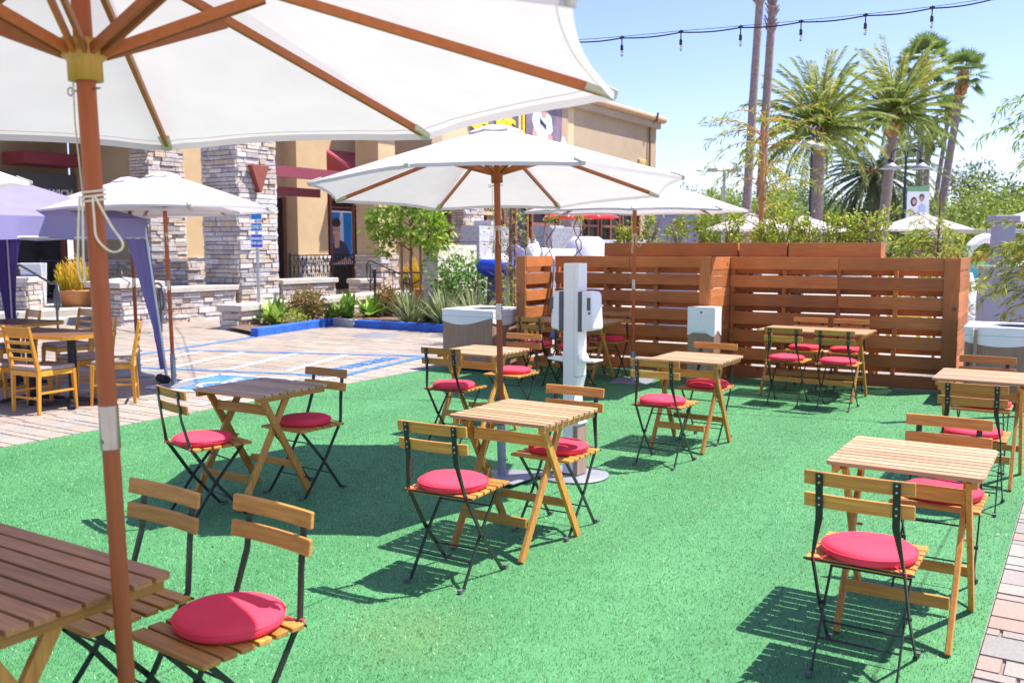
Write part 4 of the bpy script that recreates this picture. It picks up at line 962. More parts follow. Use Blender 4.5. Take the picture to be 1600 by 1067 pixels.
def blade_plant(name,mat,parent,n,L,wd,el=(20,88),segs=4,bend=.7,z0=0,base=.05):
    """narrow tapering blades arching out of one base (agave, grass)"""
    V=[];T=[]
    for i in range(n):
        a=random.random()*2*PI; e=R(random.uniform(*el)); l=L*random.uniform(.7,1.1); p=Vector((math.cos(a)*base*random.random(),math.sin(a)*base*random.random(),z0)); s=Vector((-math.sin(a),math.cos(a),0)); t=random.random(); pts=[]
        for k in range(segs+1):
            q=k/segs; pts.append((p.copy(),wd*(.55+1.1*q if q<.4 else (1-q)/.6)*1.0+.001)); ee=e-bend*q*q*(1.3-e/1.6); p=p+Vector((math.cos(a)*math.cos(ee),math.sin(a)*math.cos(ee),math.sin(ee)))*(l/segs)
        for k in range(segs):
            (p0,w0),(p1,w1)=pts[k],pts[k+1]; V+=[p0-s*w0/2,p0+s*w0/2,p1+s*w1/2,p1-s*w1/2]; T.append(t)
    return np_mesh(name,np.array([tuple(v) for v in V]),None,M[mat],parent,np.array(T))
def agave(label,u,d,sz,z=.07):
    t=thing('agave',label,'plant',P(u,d,z),random.random()*6,'green agaves in the planting bed'); blade_plant('rosette','agave',t,34,sz*.66,sz*.25,(18,86),6,.28); 
agave('leftmost large agave beside the sign post and blue kerb',428,18.0,.85); agave('large bright agave third from the sign post',541,19.3,.86); agave('round agave beside the reddish shrub, right of the largest',577,19.9,.80); agave('small agave between the red shrub and a large agave',517,18.9,.52); agave('agave growing behind the first stake of the young tree',614,20.9,.80)
def shrub(name,label,u,d,z,w0,h0,n,mat,l,wd,group=None,cat='shrub',stems=6):
    t=thing(name,label,cat,P(u,d,z),0,group); m=MB()
    for i in range(stems):
        a=random.random()*2*PI; m.tube([(0.02*math.cos(a),.02*math.sin(a),0),(w0*.25*math.cos(a),w0*.25*math.sin(a),h0*.5),(w0*.38*math.cos(a),w0*.38*math.sin(a),h0*.9)],[.012,.008,.003],5)
    m.build('stem',M['barkbrown'],t); cloud('foliage',[(0,0,h0*.55,w0/2,w0/2,h0*.5,n)],mat,t,l,wd,10,.2); return t
shrub('red_shrub','round shrub with red tipped leaves behind the left blue kerb',476,18.4,.07,.72,.62,2600,'leafred',.058,.034)
shrub('red_shrub','small reddish shrub between the agave and the staked tree',603,20.2,.07,.55,.6,1800,'leafred',.058,.034)
shrub('small_shrub','low yellow green shrub at the foot of the leftmost agave',452,17.6,.07,.5,.32,300,'leafyellow',.06,.03)
shrub('dark_shrub','glossy green shrub before the cream block wall',722,18.6,.07,1.05,1.25,2000,'leafmid',.12,.05)
for u,d,l,w0 in ((640,17.9,'greyish striped grass clump at the foot of the staked tree',.55),(694,17.4,'yellow green grass clump behind the left bin',.62),(744,16.6,'striped grass clump right of the pole behind the left bin',.62),(668,18.6,'small pale grass clump behind two larger clumps',.4)):
    t=thing('grass_clump',l,'plant',P(u,d,.07),0,'ornamental grass clumps'); blade_plant('blades','grassy',t,170,w0*1.35,.032,(35,88),4,.9,0,.10)
def golden(label,u,d,z,s):
    t=thing('potted_plant',label,'potted plant',P(u,d,z),0,'golden plants in terracotta bowls'); t.scale=(s,s,s); m=MB()
    m.lathe([(.001,0),(.36,0),(.38,.04),(.50,.34),(.53,.36),(.53,.40),(.49,.40),(.47,.33),(.001,.32)],36); m.build('pot',M['terracotta'],t)
    V=[];m=MB()
    for i in range(520):
        a=random.random()*2*PI; rr=.42*math.sqrt(random.random()); h=.15+.95*random.random()**1.1*(1-rr*1.1); x,y=rr*math.cos(a),rr*math.sin(a)
        p=Vector((x,y,.33)); q=Vector((x*1.15,y*1.15,.33+h*.75)); e=q+Vector((random.uniform(-.12,.12),random.uniform(-.12,.12),random.uniform(.08,.22))); m.tube([p.lerp(q,random.uniform(.2,.6)),q,e],[.008,.009,.006],4,tint=min(1,max(0,.15+.6*h+random.uniform(-.25,.25))),caps=False)
    m.build('stems',M['leafgold'],t,fix=False)
golden('golden spiky plant in a wide terracotta bowl at the left steps',119,20.2,.28,.9); golden('golden plant in a terracotta pot behind the staked tree',651,24.0,.12,.95)
# staked young tree
t=thing('young_tree','young leafy tree with reddish trunk between two stakes','tree',P(642,18.9,.07),0); m=MB()
m.tube([(0,0,0),(.02,.01,.5),(-.03,.02,1.1),(.02,0,1.7),(.05,.02,2.3)],[.035,.032,.03,.026,.015],8)
for i in range(16):
    a=random.random()*6.3; z=random.uniform(1.2,2.2); L=random.uniform(.4,.75); m.tube([(0,0,z),(L*.5*math.cos(a),L*.5*math.sin(a),z+.18),(L*math.cos(a),L*math.sin(a),z+random.uniform(.05,.4))],[.014,.01,.004],5)
m.build('trunk',M['barkbrown'],t)
cloud('crown',[(0,0,2.05,.62,.62,.42,760),(.35,.2,1.75,.42,.42,.35,380),(-.45,-.25,1.95,.36,.36,.3,260),(-.52,-.3,1.5,.26,.26,.16,120),(.1,0,2.6,.5,.5,.4,420)],'leafbright',t,.16,.058,12,.17)
for x in (-.19,.19): m=MB(); p=RGT*x; m.tube([(p[0],p[1],0),(p[0],p[1],1.55)],.027,8); m.build('stake',M['stake'],t)
m=MB(); m.tube([(RGT[0]*-.19,RGT[1]*-.19,.78),(0,0,.72),(RGT[0]*.19,RGT[1]*.19,.84)],.012,5); m.build('tie',M['black'],t)
# dry vine on a stake behind the bin
t=thing('dry_vine','tangled dry vine on a thin trunk right of the middle pole','vine',P(797,15.2,.05),0); m=MB(); m.tube([(0,0,0),(.03,0,.8),(-.02,.02,1.5),(.03,0,2.3)],[.035,.03,.028,.02],7); m.tube([(.06,.05,0),(.06,.05,1.9)],.016,6)
m.build('trunk',M['barkbrown'],t); m=MB()
for i in range(150):
    p=Vector((0,0,random.uniform(.9,2.25))); pts=[p]
    d=Vector(unit(RNG.normal(size=3))); 
    for k in range(4): d=(d+Vector(RNG.normal(size=3))*.5).normalized(); p=p+d*.11; pts.append(p.copy())
    m.tube(pts,.0035,4,caps=False)
m.build('twigs',M['dry'],t,fix=False); cloud('foliage',[(.05,.0,.62,.26,.26,.55,700),(0,0,1.7,.34,.34,.6,260)],'leafyellow',t,.075,.028,8,.25)
# hedge plants in the planter boxes
hs=[(-5.25,11.2,'first, at the left end of the left planter box'),(-4.92,11.2,'second from the left end of the left planter box'),(-4.55,11.23,'third from the left in the left planter box'),(-4.2,11.24,'fourth in the left planter box'),(-3.88,11.27,'at the right end of the left planter box'),
    (-3.45,11.26,'at the left of the narrow middle planter box'),(-3.2,11.26,'at the right of the narrow middle planter box'),(-2.92,11.3,'at the left end of the right planter box'),(-2.68,11.3,'second in the right planter box'),(-2.42,11.3,'third in the right planter box'),(-2.18,11.3,'at the right end of the right planter box')]
for i,(x,y,l) in enumerate(hs):
    t=thing('hedge_plant','yellow green leafy plant '+l,'plant',(x,y,1.53),0,'yellow green plants in the planter boxes'); m=MB()
    for k in range(9):
        a=random.random()*6.3; m.tube([(0,0,0),(.06*math.cos(a),.06*math.sin(a),.18),(.15*math.cos(a),.15*math.sin(a),.40*random.uniform(.7,1.1))],[.006,.005,.003],4)
    m.build('stem',M['stake'],t); h=random.uniform(.15,.25); cloud('foliage',[(0,0,h+.02,.135,.13,h,215),(random.uniform(-.08,.08),0,h*1.7,.09,.09,.12,110)],'leafyellow',t,.055,.028,9,.22)
for u,d,l in ((858,13.2,'pair of curly bare twigs behind the left fence panel'),(904,13.0,'curly bare twigs with few leaves beside the white dome')):
    t=thing('curly_twigs',l,'plant',P(u,d,0),0,'curly twigs behind the fence'); m=MB()
    for s in (-1,1): m.tube([(s*.02+.07*s*math.sin(k*1.3)+.02*math.sin(k*3.1),.03*math.cos(k*2),1.25+k*.10) if k>0 else (0,0,0) for k in range(0,10 if s<0 else 8)],.009,5)
    m.build('twig',M['barkbrown'],t); cloud('foliage',[(.05,0,2.05,.12,.1,.14,60)],'leafbright',t,.06,.03,8,.3)
def wispy(name,label,u,d,z0,H,stemr,mat,stemmat,branches,n_l,l,wd,spread,cat='tree',droop=.5,zlow=.3,lean=0,zhigh=1.0):
    t=thing(name,label,cat,P(u,d,z0)); m=MB(); m.tube([(0,0,0),(lean*.4,0,H*.5),(lean,0,H)],[stemr,stemr*.9,stemr*.5],8); m.build('stem',M[stemmat],t)
    m=MB(); PP=[];DD=[];TT=[]
    for i in range(branches):
        a=random.random()*2*PI; z=H*random.uniform(zlow,zhigh); L=spread*random.uniform(.5,1.1); p=Vector((lean*z/H,0,z)); e=random.uniform(.1,.9); pts=[p.copy()]; d=None
        for k in range(9):
            ee=e-droop*k*.22; d=Vector((math.cos(a)*math.cos(ee),math.sin(a)*math.cos(ee),math.sin(ee))); p=p+d*(L/9); pts.append(p.copy()); a+=random.uniform(-.12,.12)
            for j in range(n_l):
                if k>1 or random.random()<.4: PP.append(np.array(p)+RNG.normal(size=3)*.025); DD.append(unit(np.array(d)*.7+RNG.normal(size=3)*.45+np.array([0,0,-.45*droop]))); TT.append(random.random())
        m.tube(pts,[.008*(1-.09*k) for k in range(10)],4,caps=False)
    m.build('branches',M[stemmat],t,fix=False); n=len(PP); leaf_quads('foliage',np.array(PP),np.array(DD),l*RNG.uniform(.6,1.2,n),wd*RNG.uniform(.7,1.2,n),M[mat],t,np.array(TT)); return t
wispy('slender_tree','slender wispy tree with an orange stem rising behind the fence',1188,12.4,1.4,1.95,.035,'leafyellow','orangestem',46,6,.11,.016,.95,zlow=.05)
wispy('slender_tree','yellow green wispy tree with thin dark stem right of the planter',1466,13.2,0,2.35,.022,'leafyellow','barkbrown',44,8,.12,.018,.78,zlow=.30,zhigh=.8)
wispy('weeping_shrub','feathery weeping shrub behind the right bin at the picture edge',1640,11.6,.0,1.75,.05,'leafyellow','barkbrown',40,7,.13,.020,.95,zlow=.35,droop=.65)
wispy('weeping_tree','tall feathery tree reaching in from the right picture edge',1668,12.2,.0,3.4,.05,'leafbright','barkbrown',38,9,.13,.022,1.15,zlow=.6,droop=.75)
# ------------------------------------------------------------------ palms
def date_palm(label,u,d,zc,L,trunk_r,n,mat='palm',el=(-25,86),droop=.78,lean=0,ll=.42):
    t=thing('date_palm',label,'palm tree',P(u,d,0),0,'date palms beyond the fence'); m=MB(); H=zc
    pts=[];rs=[]
    for k in range(26): q=k/25; pts.append((lean*(q-1),0,H*q)); rs.append(trunk_r*(1.05-.18*q+.05*(k%2))*(1.12 if q>.88 else 1))
    m.tube(pts,rs,12); m.build('trunk',M['bark'],t)
    m=MB(); rng=random.Random(u)
    for i in range(60): a=rng.random()*6.3; z=H-rng.uniform(-.1,1.1); m.bar((trunk_r*.8*math.cos(a),trunk_r*.8*math.sin(a),z),(trunk_r*1.9*math.cos(a),trunk_r*1.9*math.sin(a),z+.35),.10,.05)
    m.build('boots',M['thatch'],t)
    PP=[];DD=[];TT=[];LL=[];rm=MB()
    for i in range(n):
        a=2*PI*(i*.618+rng.uniform(-.03,.03)); f=(i+.5)/n; e=R(el[0]+(el[1]-el[0])*(1-f)); Lf=L*rng.uniform(.82,1.08); p=np.array([0,0,H+.1]); S=16; tb=.15+.55*(1-f)*rng.random()+.3*rng.random(); side=np.array([-math.sin(a),math.cos(a),0]); pts=[tuple(p)]
        for k in range(S):
            q=(k+1)/S; ee=e-droop*q**1.6*(.55+.5*math.cos(e)); d_=np.array([math.cos(a)*math.cos(ee),math.sin(a)*math.cos(ee),math.sin(ee)]); up=np.cross(side,d_); p=p+d_*Lf/S; pts.append(tuple(p))
            if q>.14:
                for j in (0,.33,.66):
                    pb=p-d_*Lf/S*j
                    for s in (-1,1):
                        PP.append(pb); DD.append(unit(d_*.80+side*s*.50+up*.20+RNG.normal(size=3)*.05-np.array([0,0,.05]))); TT.append(np.clip(tb+rng.uniform(-.18,.18),0,1)); LL.append(ll*(1.15-.75*abs(q-.45)))
        rm.tube(pts,[.035*(1-.9*k/S)+.004 for k in range(S+1)],4,tint=tb,caps=False)
    n_=len(PP); cr=leaf_quads('crown',np.array(PP),np.array(DD),np.array(LL),.055,M[mat],t,np.array(TT),.1); rm.build('frond_ribs',M[mat],cr,fix=False)
    return t
date_palm('large date palm with full arching crown, left of the other one',1274,40,6.4,3.35,.28,76)
date_palm('date palm with orange boots in the crown, right of the other one',1390,44,7.5,3.5,.24,72,lean=.5)
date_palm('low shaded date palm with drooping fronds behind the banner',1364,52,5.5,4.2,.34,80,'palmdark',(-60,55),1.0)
def fan_palm(label,u,d,zc,r,trunk_r,lean=0,n=46,skirt=0,group='tall fan palms'):
    t=thing('fan_palm',label,'palm tree',P(u,d,0),0,group); m=MB(); off=RGT*lean
    pts=[];rs=[]
    for k in range(24): q=k/23; pts.append((off[0]*(q**1.4),off[1]*(q**1.4),zc*q)); rs.append(trunk_r*(1.15-.3*q)*(1+.04*(k%2)))
    m.tube(pts,rs,10); m.build('trunk',M['bark'],t)
    if skirt:
        m=MB()
        for i in range(220):
            a=random.random()*6.3; q=1-skirt*random.random()/zc; c=Vector((off[0]*q**1.4,off[1]*q**1.4,zc*q)); d_=Vector((math.cos(a),math.sin(a),0)); m.bar(c+d_*trunk_r*.8,c+d_*trunk_r*random.uniform(1.2,1.9)+Vector((0,0,random.uniform(.15,.4))),.09,.03)
        m.build('boots',M['thatch'] if skirt<2 else M['bark'],t)
    V=[];T=[]; top=np.array([off[0],off[1],zc])
    for i in range(n):
        a=2*PI*i*.618; f=(i+.5)/n; e=R(90-135*f**1.15+random.uniform(-18,18)); d_=np.array([math.cos(a)*math.cos(e),math.sin(a)*math.cos(e),math.sin(e)]); side=np.array([-math.sin(a),math.cos(a),0]); up=np.cross(side,d_); c=top+d_*r*.56; tb=.25+.5*(1-f)*random.random()
        p0=top; V+=[p0-side*.03,p0+side*.03,c+side*.015,c-side*.015]; T.append(tb)
        for k in range(15):
            b_=R(-105+210*k/14); dd=unit(d_*math.cos(b_)+side*math.sin(b_)+up*(-.18)); tip=c+dd*r*.50*(1-.12*abs(b_)); tip[2]-=r*.10*abs(math.cos(e)); md=c+dd*r*.26; ps=unit(np.cross(dd,up)); wdt=r*.075
            V+=[c,md+ps*wdt*.5,tip,md-ps*wdt*.5]; T.append(np.clip(tb+random.uniform(-.2,.25),0,1))
    np_mesh('crown',np.array(V),None,M['fan'],t,np.array(T)); return t
fan_palm('tall bare palm trunk rising out of the picture, left of the pair',1163,37,15.0,1.7,.155,.55,30,4.2)
fan_palm('tall bare palm trunk rising out of the picture, right of the pair',1184,38,14.6,1.7,.165,.5,30,4.6)
fan_palm('fan palm with round green crown behind the right date palm',1432,55,12.0,1.9,.22,0,30,1.2)
fan_palm('leaning fan palm at the right with small round crown',1462,58,11.9,1.75,.24,1.25,28,1.6)
fan_palm('shorter thin fan palm between the leaning palm and the date palm',1452,62,10.2,1.3,.15,.9,34,.8)
fan_palm('fan palm with low crown partly hidden by date palm fronds',1440,60,8.2,1.5,.24,.1,36,1.0)
# ------------------------------------------------------------------ trees and hedges beyond
def tree(label,u,d,w0,zb,zt,n,mat,l,group='trees beyond the parasols',trunk='barkbrown',lobes=7,name='tree',gap=.18):
    t=thing(name,label,'tree',P(u,d,0),0,group); m=MB(); m.tube([(0,0,0),(.1,0,zb*.6),(0,.1,zb+(zt-zb)*.5)],[.16+.02*w0,.13,.05],8)
    for i in range(7):
        a=random.random()*6.3; z=zb*.6+(zt-zb)*.3*random.random(); m.tube([(0,0,z),(w0*.2*math.cos(a),w0*.2*math.sin(a),z+(zt-zb)*.25),(w0*.36*math.cos(a),w0*.36*math.sin(a),z+(zt-zb)*.45)],[.07,.05,.02],6)
    m.build('trunk',M[trunk],t); bl=[]
    for i in range(lobes):
        a=random.random()*6.3; r=w0*.28*math.sqrt(random.random()); z=zb+(zt-zb)*random.uniform(.25,.85); s=random.uniform(.2,.32)
        bl.append((r*math.cos(a)*1.3,r*math.sin(a)*1.3,z,w0*s,w0*s,(zt-zb)*s*.8,n//lobes))
    cloud('crown',bl,mat,t,l,l*.45,12,gap); return t
TR_=[(1075,78,6,.5,6.6,'treegreen','dark pine-like tree behind the white parasol rim, left of the tall trunks'),(1110,84,5,.5,6.2,'treegreen','dark round tree just left of the tall palm trunks'),(1150,70,7,.3,5.9,'treelight','light green bushy tree at the foot of the tall trunks'),(1215,88,9,.3,7.2,'treegreen','dark green tree between the trunks and the date palm'),
 (1240,60,6,.2,4.9,'treelight','light bush left of the first date palm trunk'),(1310,72,8,.2,6.5,'treelight','light green tree between the two date palms'),(1340,64,5,.2,4.2,'treegreen','dark bush under the shaded date palm'),(1420,78,8,.2,4.6,'treegreen','dark green tree behind the street banner'),
 (1485,52,6.5,.2,4.9,'treelight','yellow green bushy tree right of the banner'),(1520,60,6.5,.2,5.5,'treelight','light green tree before the tall grey green tree'),(1552,66,6.5,.8,7.3,'treegreen','tall grey green tree at the right against the sky'),(1605,64,7,.3,5.6,'treegreen','dark tree at the right picture edge'),(1640,50,6,.2,4.0,'treelight','light tree just past the right picture edge'),(1096,64,6.5,.2,5.3,'treelight','light green bushy tree left of the tall trunks, below the pine-like trees'),(1182,60,6,.2,4.8,'treelight','yellow green bush right behind the slender orange-stemmed tree'),(1277,68,6.5,.2,5.3,'treegreen','green tree behind the trunk of the left date palm'),(1392,72,7.5,.2,5.6,'treelight','light green tree behind the trunk of the right date palm'),(1452,64,7,.2,5.0,'treelight','light green tree between the banner and the leaning palm trunk')]
for u,d,w0,zb,zt,mt,l in TR_: tree(l,u,d,w0,zb,zt,4200,mt,.26 if mt=='treelight' else .30)
m=MB()   # a far belt of shrubbery that reads as one mass
BL=[]
for u in range(1000,1760,16): p=P(u,96); BL.append((p.x,p.y,1.2,2.2,2.2,1.9,260))
o=cloud('far_shrubbery',BL,'treegreen',None,.42,.22,10,.3); tag(o,'far belt of dark green shrubbery along the horizon at the right','shrubbery',kind='stuff')

# ================================================================== far things
def far_parasol(label,u,d,rz,s=1):
    q=dup(p2,P(u,d,0),rz,label,G_P); q.rotation_euler=(0,0,rz); q.scale=(s,s,s); return q
far_parasol('distant white parasol over the middle of the fence, left of the slender tree',1172,24.5,.3); far_parasol('distant white parasol over the fence, right of the slender tree',1256,26.5,.1)
far_parasol('distant white parasol with drooping rim below the banner',1438,24,.5); far_parasol('white parasol cut by the right picture edge behind the grey wall',1652,20,.2,1.05)
pr=make_parasol('small red and orange parasol before the far shop windows',phi=.2,base=True,cloth='redcloth',rad=.95); pr.location=P(906,27,0); pr.scale=(1.2,1.2,1.2); del pr['group']
def lamp_post(label,u,d,H,heads,az,banner=False):
    t=thing('street_lamp',label,'street lamp',P(u,d,0),YAW+az,'dark street lamps'); m=MB(); m.tube([(0,0,0),(0,0,.5),(0,0,.55),(0,0,H)],[.11,.11,.07,.045],12); m.build('post',M['lamp'],t)
    for s in heads:
        m=MB(); m.tube([(0,0,H-.25),(s*.06,0,H+.15),(s*.32,0,H+.28),(s*.55,0,H+.12),(s*.58,0,H-.12)],.03,8); a=m.build('arm',M['lamp'],t)
        m=MB(); m.lathe([(.02,H-.1),(.10,H-.14),(.11,H-.30),(.001,H-.30)],14,(s*.58,0,0)); m.build('cap',M['lamp'],a)
        m=MB(); m.lathe([(.10,H-.28),(.20,H-.36),(.42,H-.50),(.41,H-.50),(.19,H-.38),(.001,H-.33)],20,(s*.58,0,0)); m.build('lamp_shade',M['lampshade'],a)
    return t
lamp_post('street lamp with two shaded heads beside the large date palm',1264,34,5.6,(-.5,1),0).rotation_euler.z=YAW+.9
l2=lamp_post('street lamp with two arched heads and a hanging banner',1410,36,5.0,(-1,1),0)
for z0,z1,x0,x1 in ((1.95,3.85,.10,.95),(1.7,2.45,.95,1.5)):
    m=MB(); m.box(((x0+x1)/2,0,(z0+z1)/2),(x1-x0,.02,z1-z0)); bn=m.build('banner',M['signwhite'],l2)
    m=MB(); m.box(((x0+x1)/2,-.012,z1-.11),(x1-x0,.006,.20)); m.box(((x0+x1)/2,-.012,z0+.10),(x1-x0,.006,.18)); m.build('green_band',M['postergreen'],bn)
    m=MB(); m.tube([(0,0,z1),(x1,0,z1)],.015,6); m.build('bracket',M['lamp'],l2)
    if x0<.5:
        def fl(nm,out,mt,y): q=MB(); q.prism(out,y-.004,y,'y'); q.build(nm,M[mt],bn)
        fl('hair',ell(.36,3.25,.12,.18),'hair',-.012); fl('face',ell(.37,3.25,.075,.11),'skin2',-.018); fl('dress',[(.22,2.15),(.52,2.15),(.48,2.95),(.28,2.98)],'whiteplastic',-.012); fl('arm',[(.20,2.5),(.27,2.5),(.30,2.95),(.24,2.98)],'skin2',-.018)
        fl('hair',ell(.66,3.42,.10,.13),'hair',-.012); fl('face',ell(.66,3.36,.075,.11),'skin',-.018); fl('shirt',[(.52,2.15),(.84,2.15),(.82,3.1),(.66,3.2),(.54,3.08)],'shirtpale',-.012)
t=thing('floodlight','slim pale floodlight mast with two flat heads far behind','lamp',P(1129,55,0),YAW); m=MB(); m.tube([(0,0,0),(0,0,5.9)],.09,8); m.build('post',M['lampshade'],t)
for s in (-1,1): m=MB(); m.box((s*.7,0,5.95),(.55,.3,.2)); m.box((s*.3,0,5.92),(.6,.06,.06)); m.build('head',M['lampshade'],t)
# string lights from the building to the right
t=thing('string_lights','black cable with six clear hanging bulbs across the sky','string lights',P(968,10.0,0)); base=P(968,10.0,0); m=MB(); wires=MB()
cab=[(600,10.6,95),(700,10.4,88),(800,10.2,77),(885,10.1,66),(968,10.0,60),(1058,9.87,51),(1149,9.74,43.5),(1241,9.6,35),(1339,9.45,25),(1440,9.3,13.5),(1530,9.15,0),(1640,9.0,-22),(1760,8.8,-52)]
zf=lambda v,d: 1.6+d*math.tan(math.atan((533.5-v)/1450)-PITCH)
pts=[]
for i in range(len(cab)-1):
    for q in np.linspace(0,1,7)[:-1]:
        a,b2=cab[i],cab[i+1]; u,d,v=[a[k]+(b2[k]-a[k])*q for k in range(3)]; p=P(u,d,0); pts.append(Vector((p.x-base.x,p.y-base.y,zf(v,d)-.018*math.sin(PI*q))))
far=[Vector((-17.0-base.x,16.5-base.y,5.05))]
m.tube([far[0],far[0].lerp(pts[0],.5)-Vector((0,0,.25))]+pts,.0075,6); m.build('cable',M['iron'],t); wires.tube([far[0]+Vector((0,0,.03))]+[p+Vector((0,0,.016+.016*abs(math.sin(i*.5236)))) for i,p in enumerate(pts)],.003,4); wires.build('wire',M['iron'],t)
for u,d,v in cab[4:10]:
    p=P(u,d,0); x,y,z=p.x-base.x,p.y-base.y,zf(v,d); m=MB(); m.tube([(x,y,z+.025),(x,y,z-.085)],.0065,6); m.box((x,y,z+.005),(.045,.02,.025)); m.lathe([(.001,z-.07),(.013,z-.07),(.016,z-.085),(.016,z-.125),(.012,z-.13),(.001,z-.13)],12,(x,y,0)); s_=m.build('socket',M['iron'],t)
    m=MB(); m.lathe([(.010,z-.128),(.016,z-.145),(.017,z-.165),(.010,z-.185),(.001,z-.19)],12,(x,y,0)); m.build('bulb',M['glassbulb'],s_)
pp=pts[-1]+base; m=MB(); m.tube([(pp.x,pp.y,0),(pp.x,pp.y,pp.z+.1)],.04,10); o=m.build('cable_mast',M['lamp']); tag(o,'dark mast that carries the string lights past the right picture edge','mast')

# ------------------------------------------------------------------ playground pieces behind the fence
def block_wall(name,label,a,b2,h,th,mat,bs=(.42,.21),merlon=False,slot=False):
    a=Vector(a); b2=Vector(b2); L=(b2-a).length; t=thing(name,label,'wall',a,math.atan2(b2.y-a.y,b2.x-a.x)); m=MB(); m.box((L/2,0,h/2),(L-.03,th-.03,h-.02)); m.build('core',M['grout'],t); m=MB(); z=0;k=0
    while z<h-.02:
        hh=min(bs[1],h-z); x=-bs[0]*.5*(k%2); k+=1
        while x<L-.02:
            xa,xb=max(0,x),min(L,x+bs[0]); x+=bs[0]
            if xb-xa>.04: m.box(((xa+xb)/2,0,z+hh/2),(xb-xa-.012,th,hh-.012))
        z+=hh
    m.build('blocks',M[mat],t,.008)
    if merlon:
        m=MB(); m.box((L*.5,0,h+.07),(L*.3,th,.14)); m.build('merlon',M[mat],t,.008)
    if slot:
        m=MB(); m.prism([(L*.42,.8),(L*.64,.8),(L*.64,h-.4),(L*.53,h-.28),(L*.42,h-.4)],-th/2-.006,-th/2+.01,'y'); m.build('window_slot',M['black'],t)
    return t
block_wall('block_wall','cream painted block wall behind the green shrub and railing',P(672,20.0),P(734,22.4),1.6,.35,'blockcream',(.42,.42))
block_wall('castle_tower','grey playground castle tower with a dark arched window slot',P(735,23.2),P(786,24.8),2.08,.5,'block',(.62,.42),True,True)
block_wall('castle_wall','pale grey castle wall piece behind the white horse',P(846,24.6),P(868,25.4),2.12,.5,'block',(.5,.45),False,False)
block_wall('castle_wall','grey castle wall behind the white dome',P(884,25.0),P(1004,28.0),1.75,.5,'block',(.7,.5))
t=thing('castle_arch','grey castle block with a pointed dark opening','arch',P(856,24.0),YAW+.5); m=MB(); m.prism([(0,0),(.18,0),(.42,1.55),(.66,0),(.84,0),(.84,2.05),(0,2.05)],-.2,.2,'y'); m.build('arch_wall',M['block'],t,.01)
m=MB(); m.box((.42,.28,.8),(.8,.06,1.55)); m.build('dark_back',M['black'],t)
# white horse
def skinned(name,verts,edges,rad,mat,parent,sub=2):
    me=bpy.data.meshes.new(name); me.from_pydata(verts,edges,[]); o=bpy.data.objects.new(name,me); COL.objects.link(o); o.parent=parent
    s=o.modifiers.new('skin','SKIN'); 
    for v,r in zip(me.skin_vertices[0].data,rad): v.radius=(r if isinstance(r,tuple) else (r,r))
    me.skin_vertices[0].data[0].use_root=True; s.use_smooth_shade=True
    x=o.modifiers.new('sub','SUBSURF'); x.levels=sub; x.render_levels=sub; me.materials.append(mat); return o
t=thing('horse_statue','white moulded horse looking over the left fence panel','statue',P(846,17.5,0),YAW)
vs=[(.30,0,1.30),(.0,0,1.28),(-.10,0,1.34),(-.17,-.02,1.42),(-.18,-.05,1.58),(-.17,-.16,1.48),(-.155,-.25,1.30),(.58,0,1.26),(.55,.15,.5),(.57,.15,.05),(.55,-.15,.5),(.57,-.15,.05),(-.02,.14,.55),(-.02,.14,.05),(-.02,-.14,.55),(-.02,-.14,.05)]
skinned('body',vs,[(0,1),(1,2),(2,3),(3,4),(4,5),(5,6),(0,7),(7,8),(8,9),(7,10),(10,11),(1,12),(12,13),(1,14),(14,15)],[.30,.29,.23,.15,.12,.11,.075,.28,.09,.06,.09,.06,.09,.06,.09,.06],M['offwhite'],t)
m=MB()
for s in (-1,1): m.lathe([(.001,1.74),(.02,1.70),(.03,1.62),(.001,1.60)],8,(-.18+s*.055,-.05,0))
m.build('ear',M['offwhite'],t)
m=MB(); m.tube([(-.10,.02,1.66),(-.06,.03,1.5),(-.04,.02,1.3),(.0,0,1.15)],[.03,.05,.05,.02],8); m.build('mane',M['offwhite'],t)
t=thing('white_dome','large smooth white dome with a flattened top behind the fence','dome',P(916,18.5,0),YAW); m=MB(); m.lathe([(.50,0),(.54,.5),(.53,1.0),(.47,1.32),(.40,1.55),(.33,1.70),(.25,1.76),(.001,1.77)],36); m.build('shell',M['offwhite'],t)
t=thing('blue_ride','shiny blue and white vinyl playground ride behind the railing','playground ride',P(775,18.2,.18),YAW)
m=MB(); m.lathe([(.001,.78),(.16,.80),(.29,.90),(.32,1.02),(.26,1.14),(.001,1.22)],28,sx=1.25); m.build('body',M['inflblue'],t)
m=MB(); m.lathe([(.26,1.145),(.22,1.20),(.11,1.25),(.001,1.265)],28,sx=1.2); m.build('pale_top',M['offwhite'],t)
m=MB(); m.lathe([(.001,.0),(.2,0),(.17,.8),(.001,.8)],20); m.build('foot',M['darkplastic'],t)
t=thing('lilac_panel','lilac playground panel between the dry vine and the dark column','panel',P(803,19.5,0),YAW); m=MB(); m.prism([(-.22,0),(.22,0),(.22,1.5),(.05,1.62),(-.15,1.55),(-.22,1.3)],-.05,.05,'y'); m.build('board',M['infllilac'],t,.02)
m=MB(); m.box((0,0,1.12),(.16,.16,2.24)); m.box((0,0,.75),(.2,.2,1.5)); o=m.build('dark_column',M['slate'],None,.01); o.location=P(814,19.8,0); o.rotation_euler.z=YAW; tag(o,'square dark column left of the white horse','column')
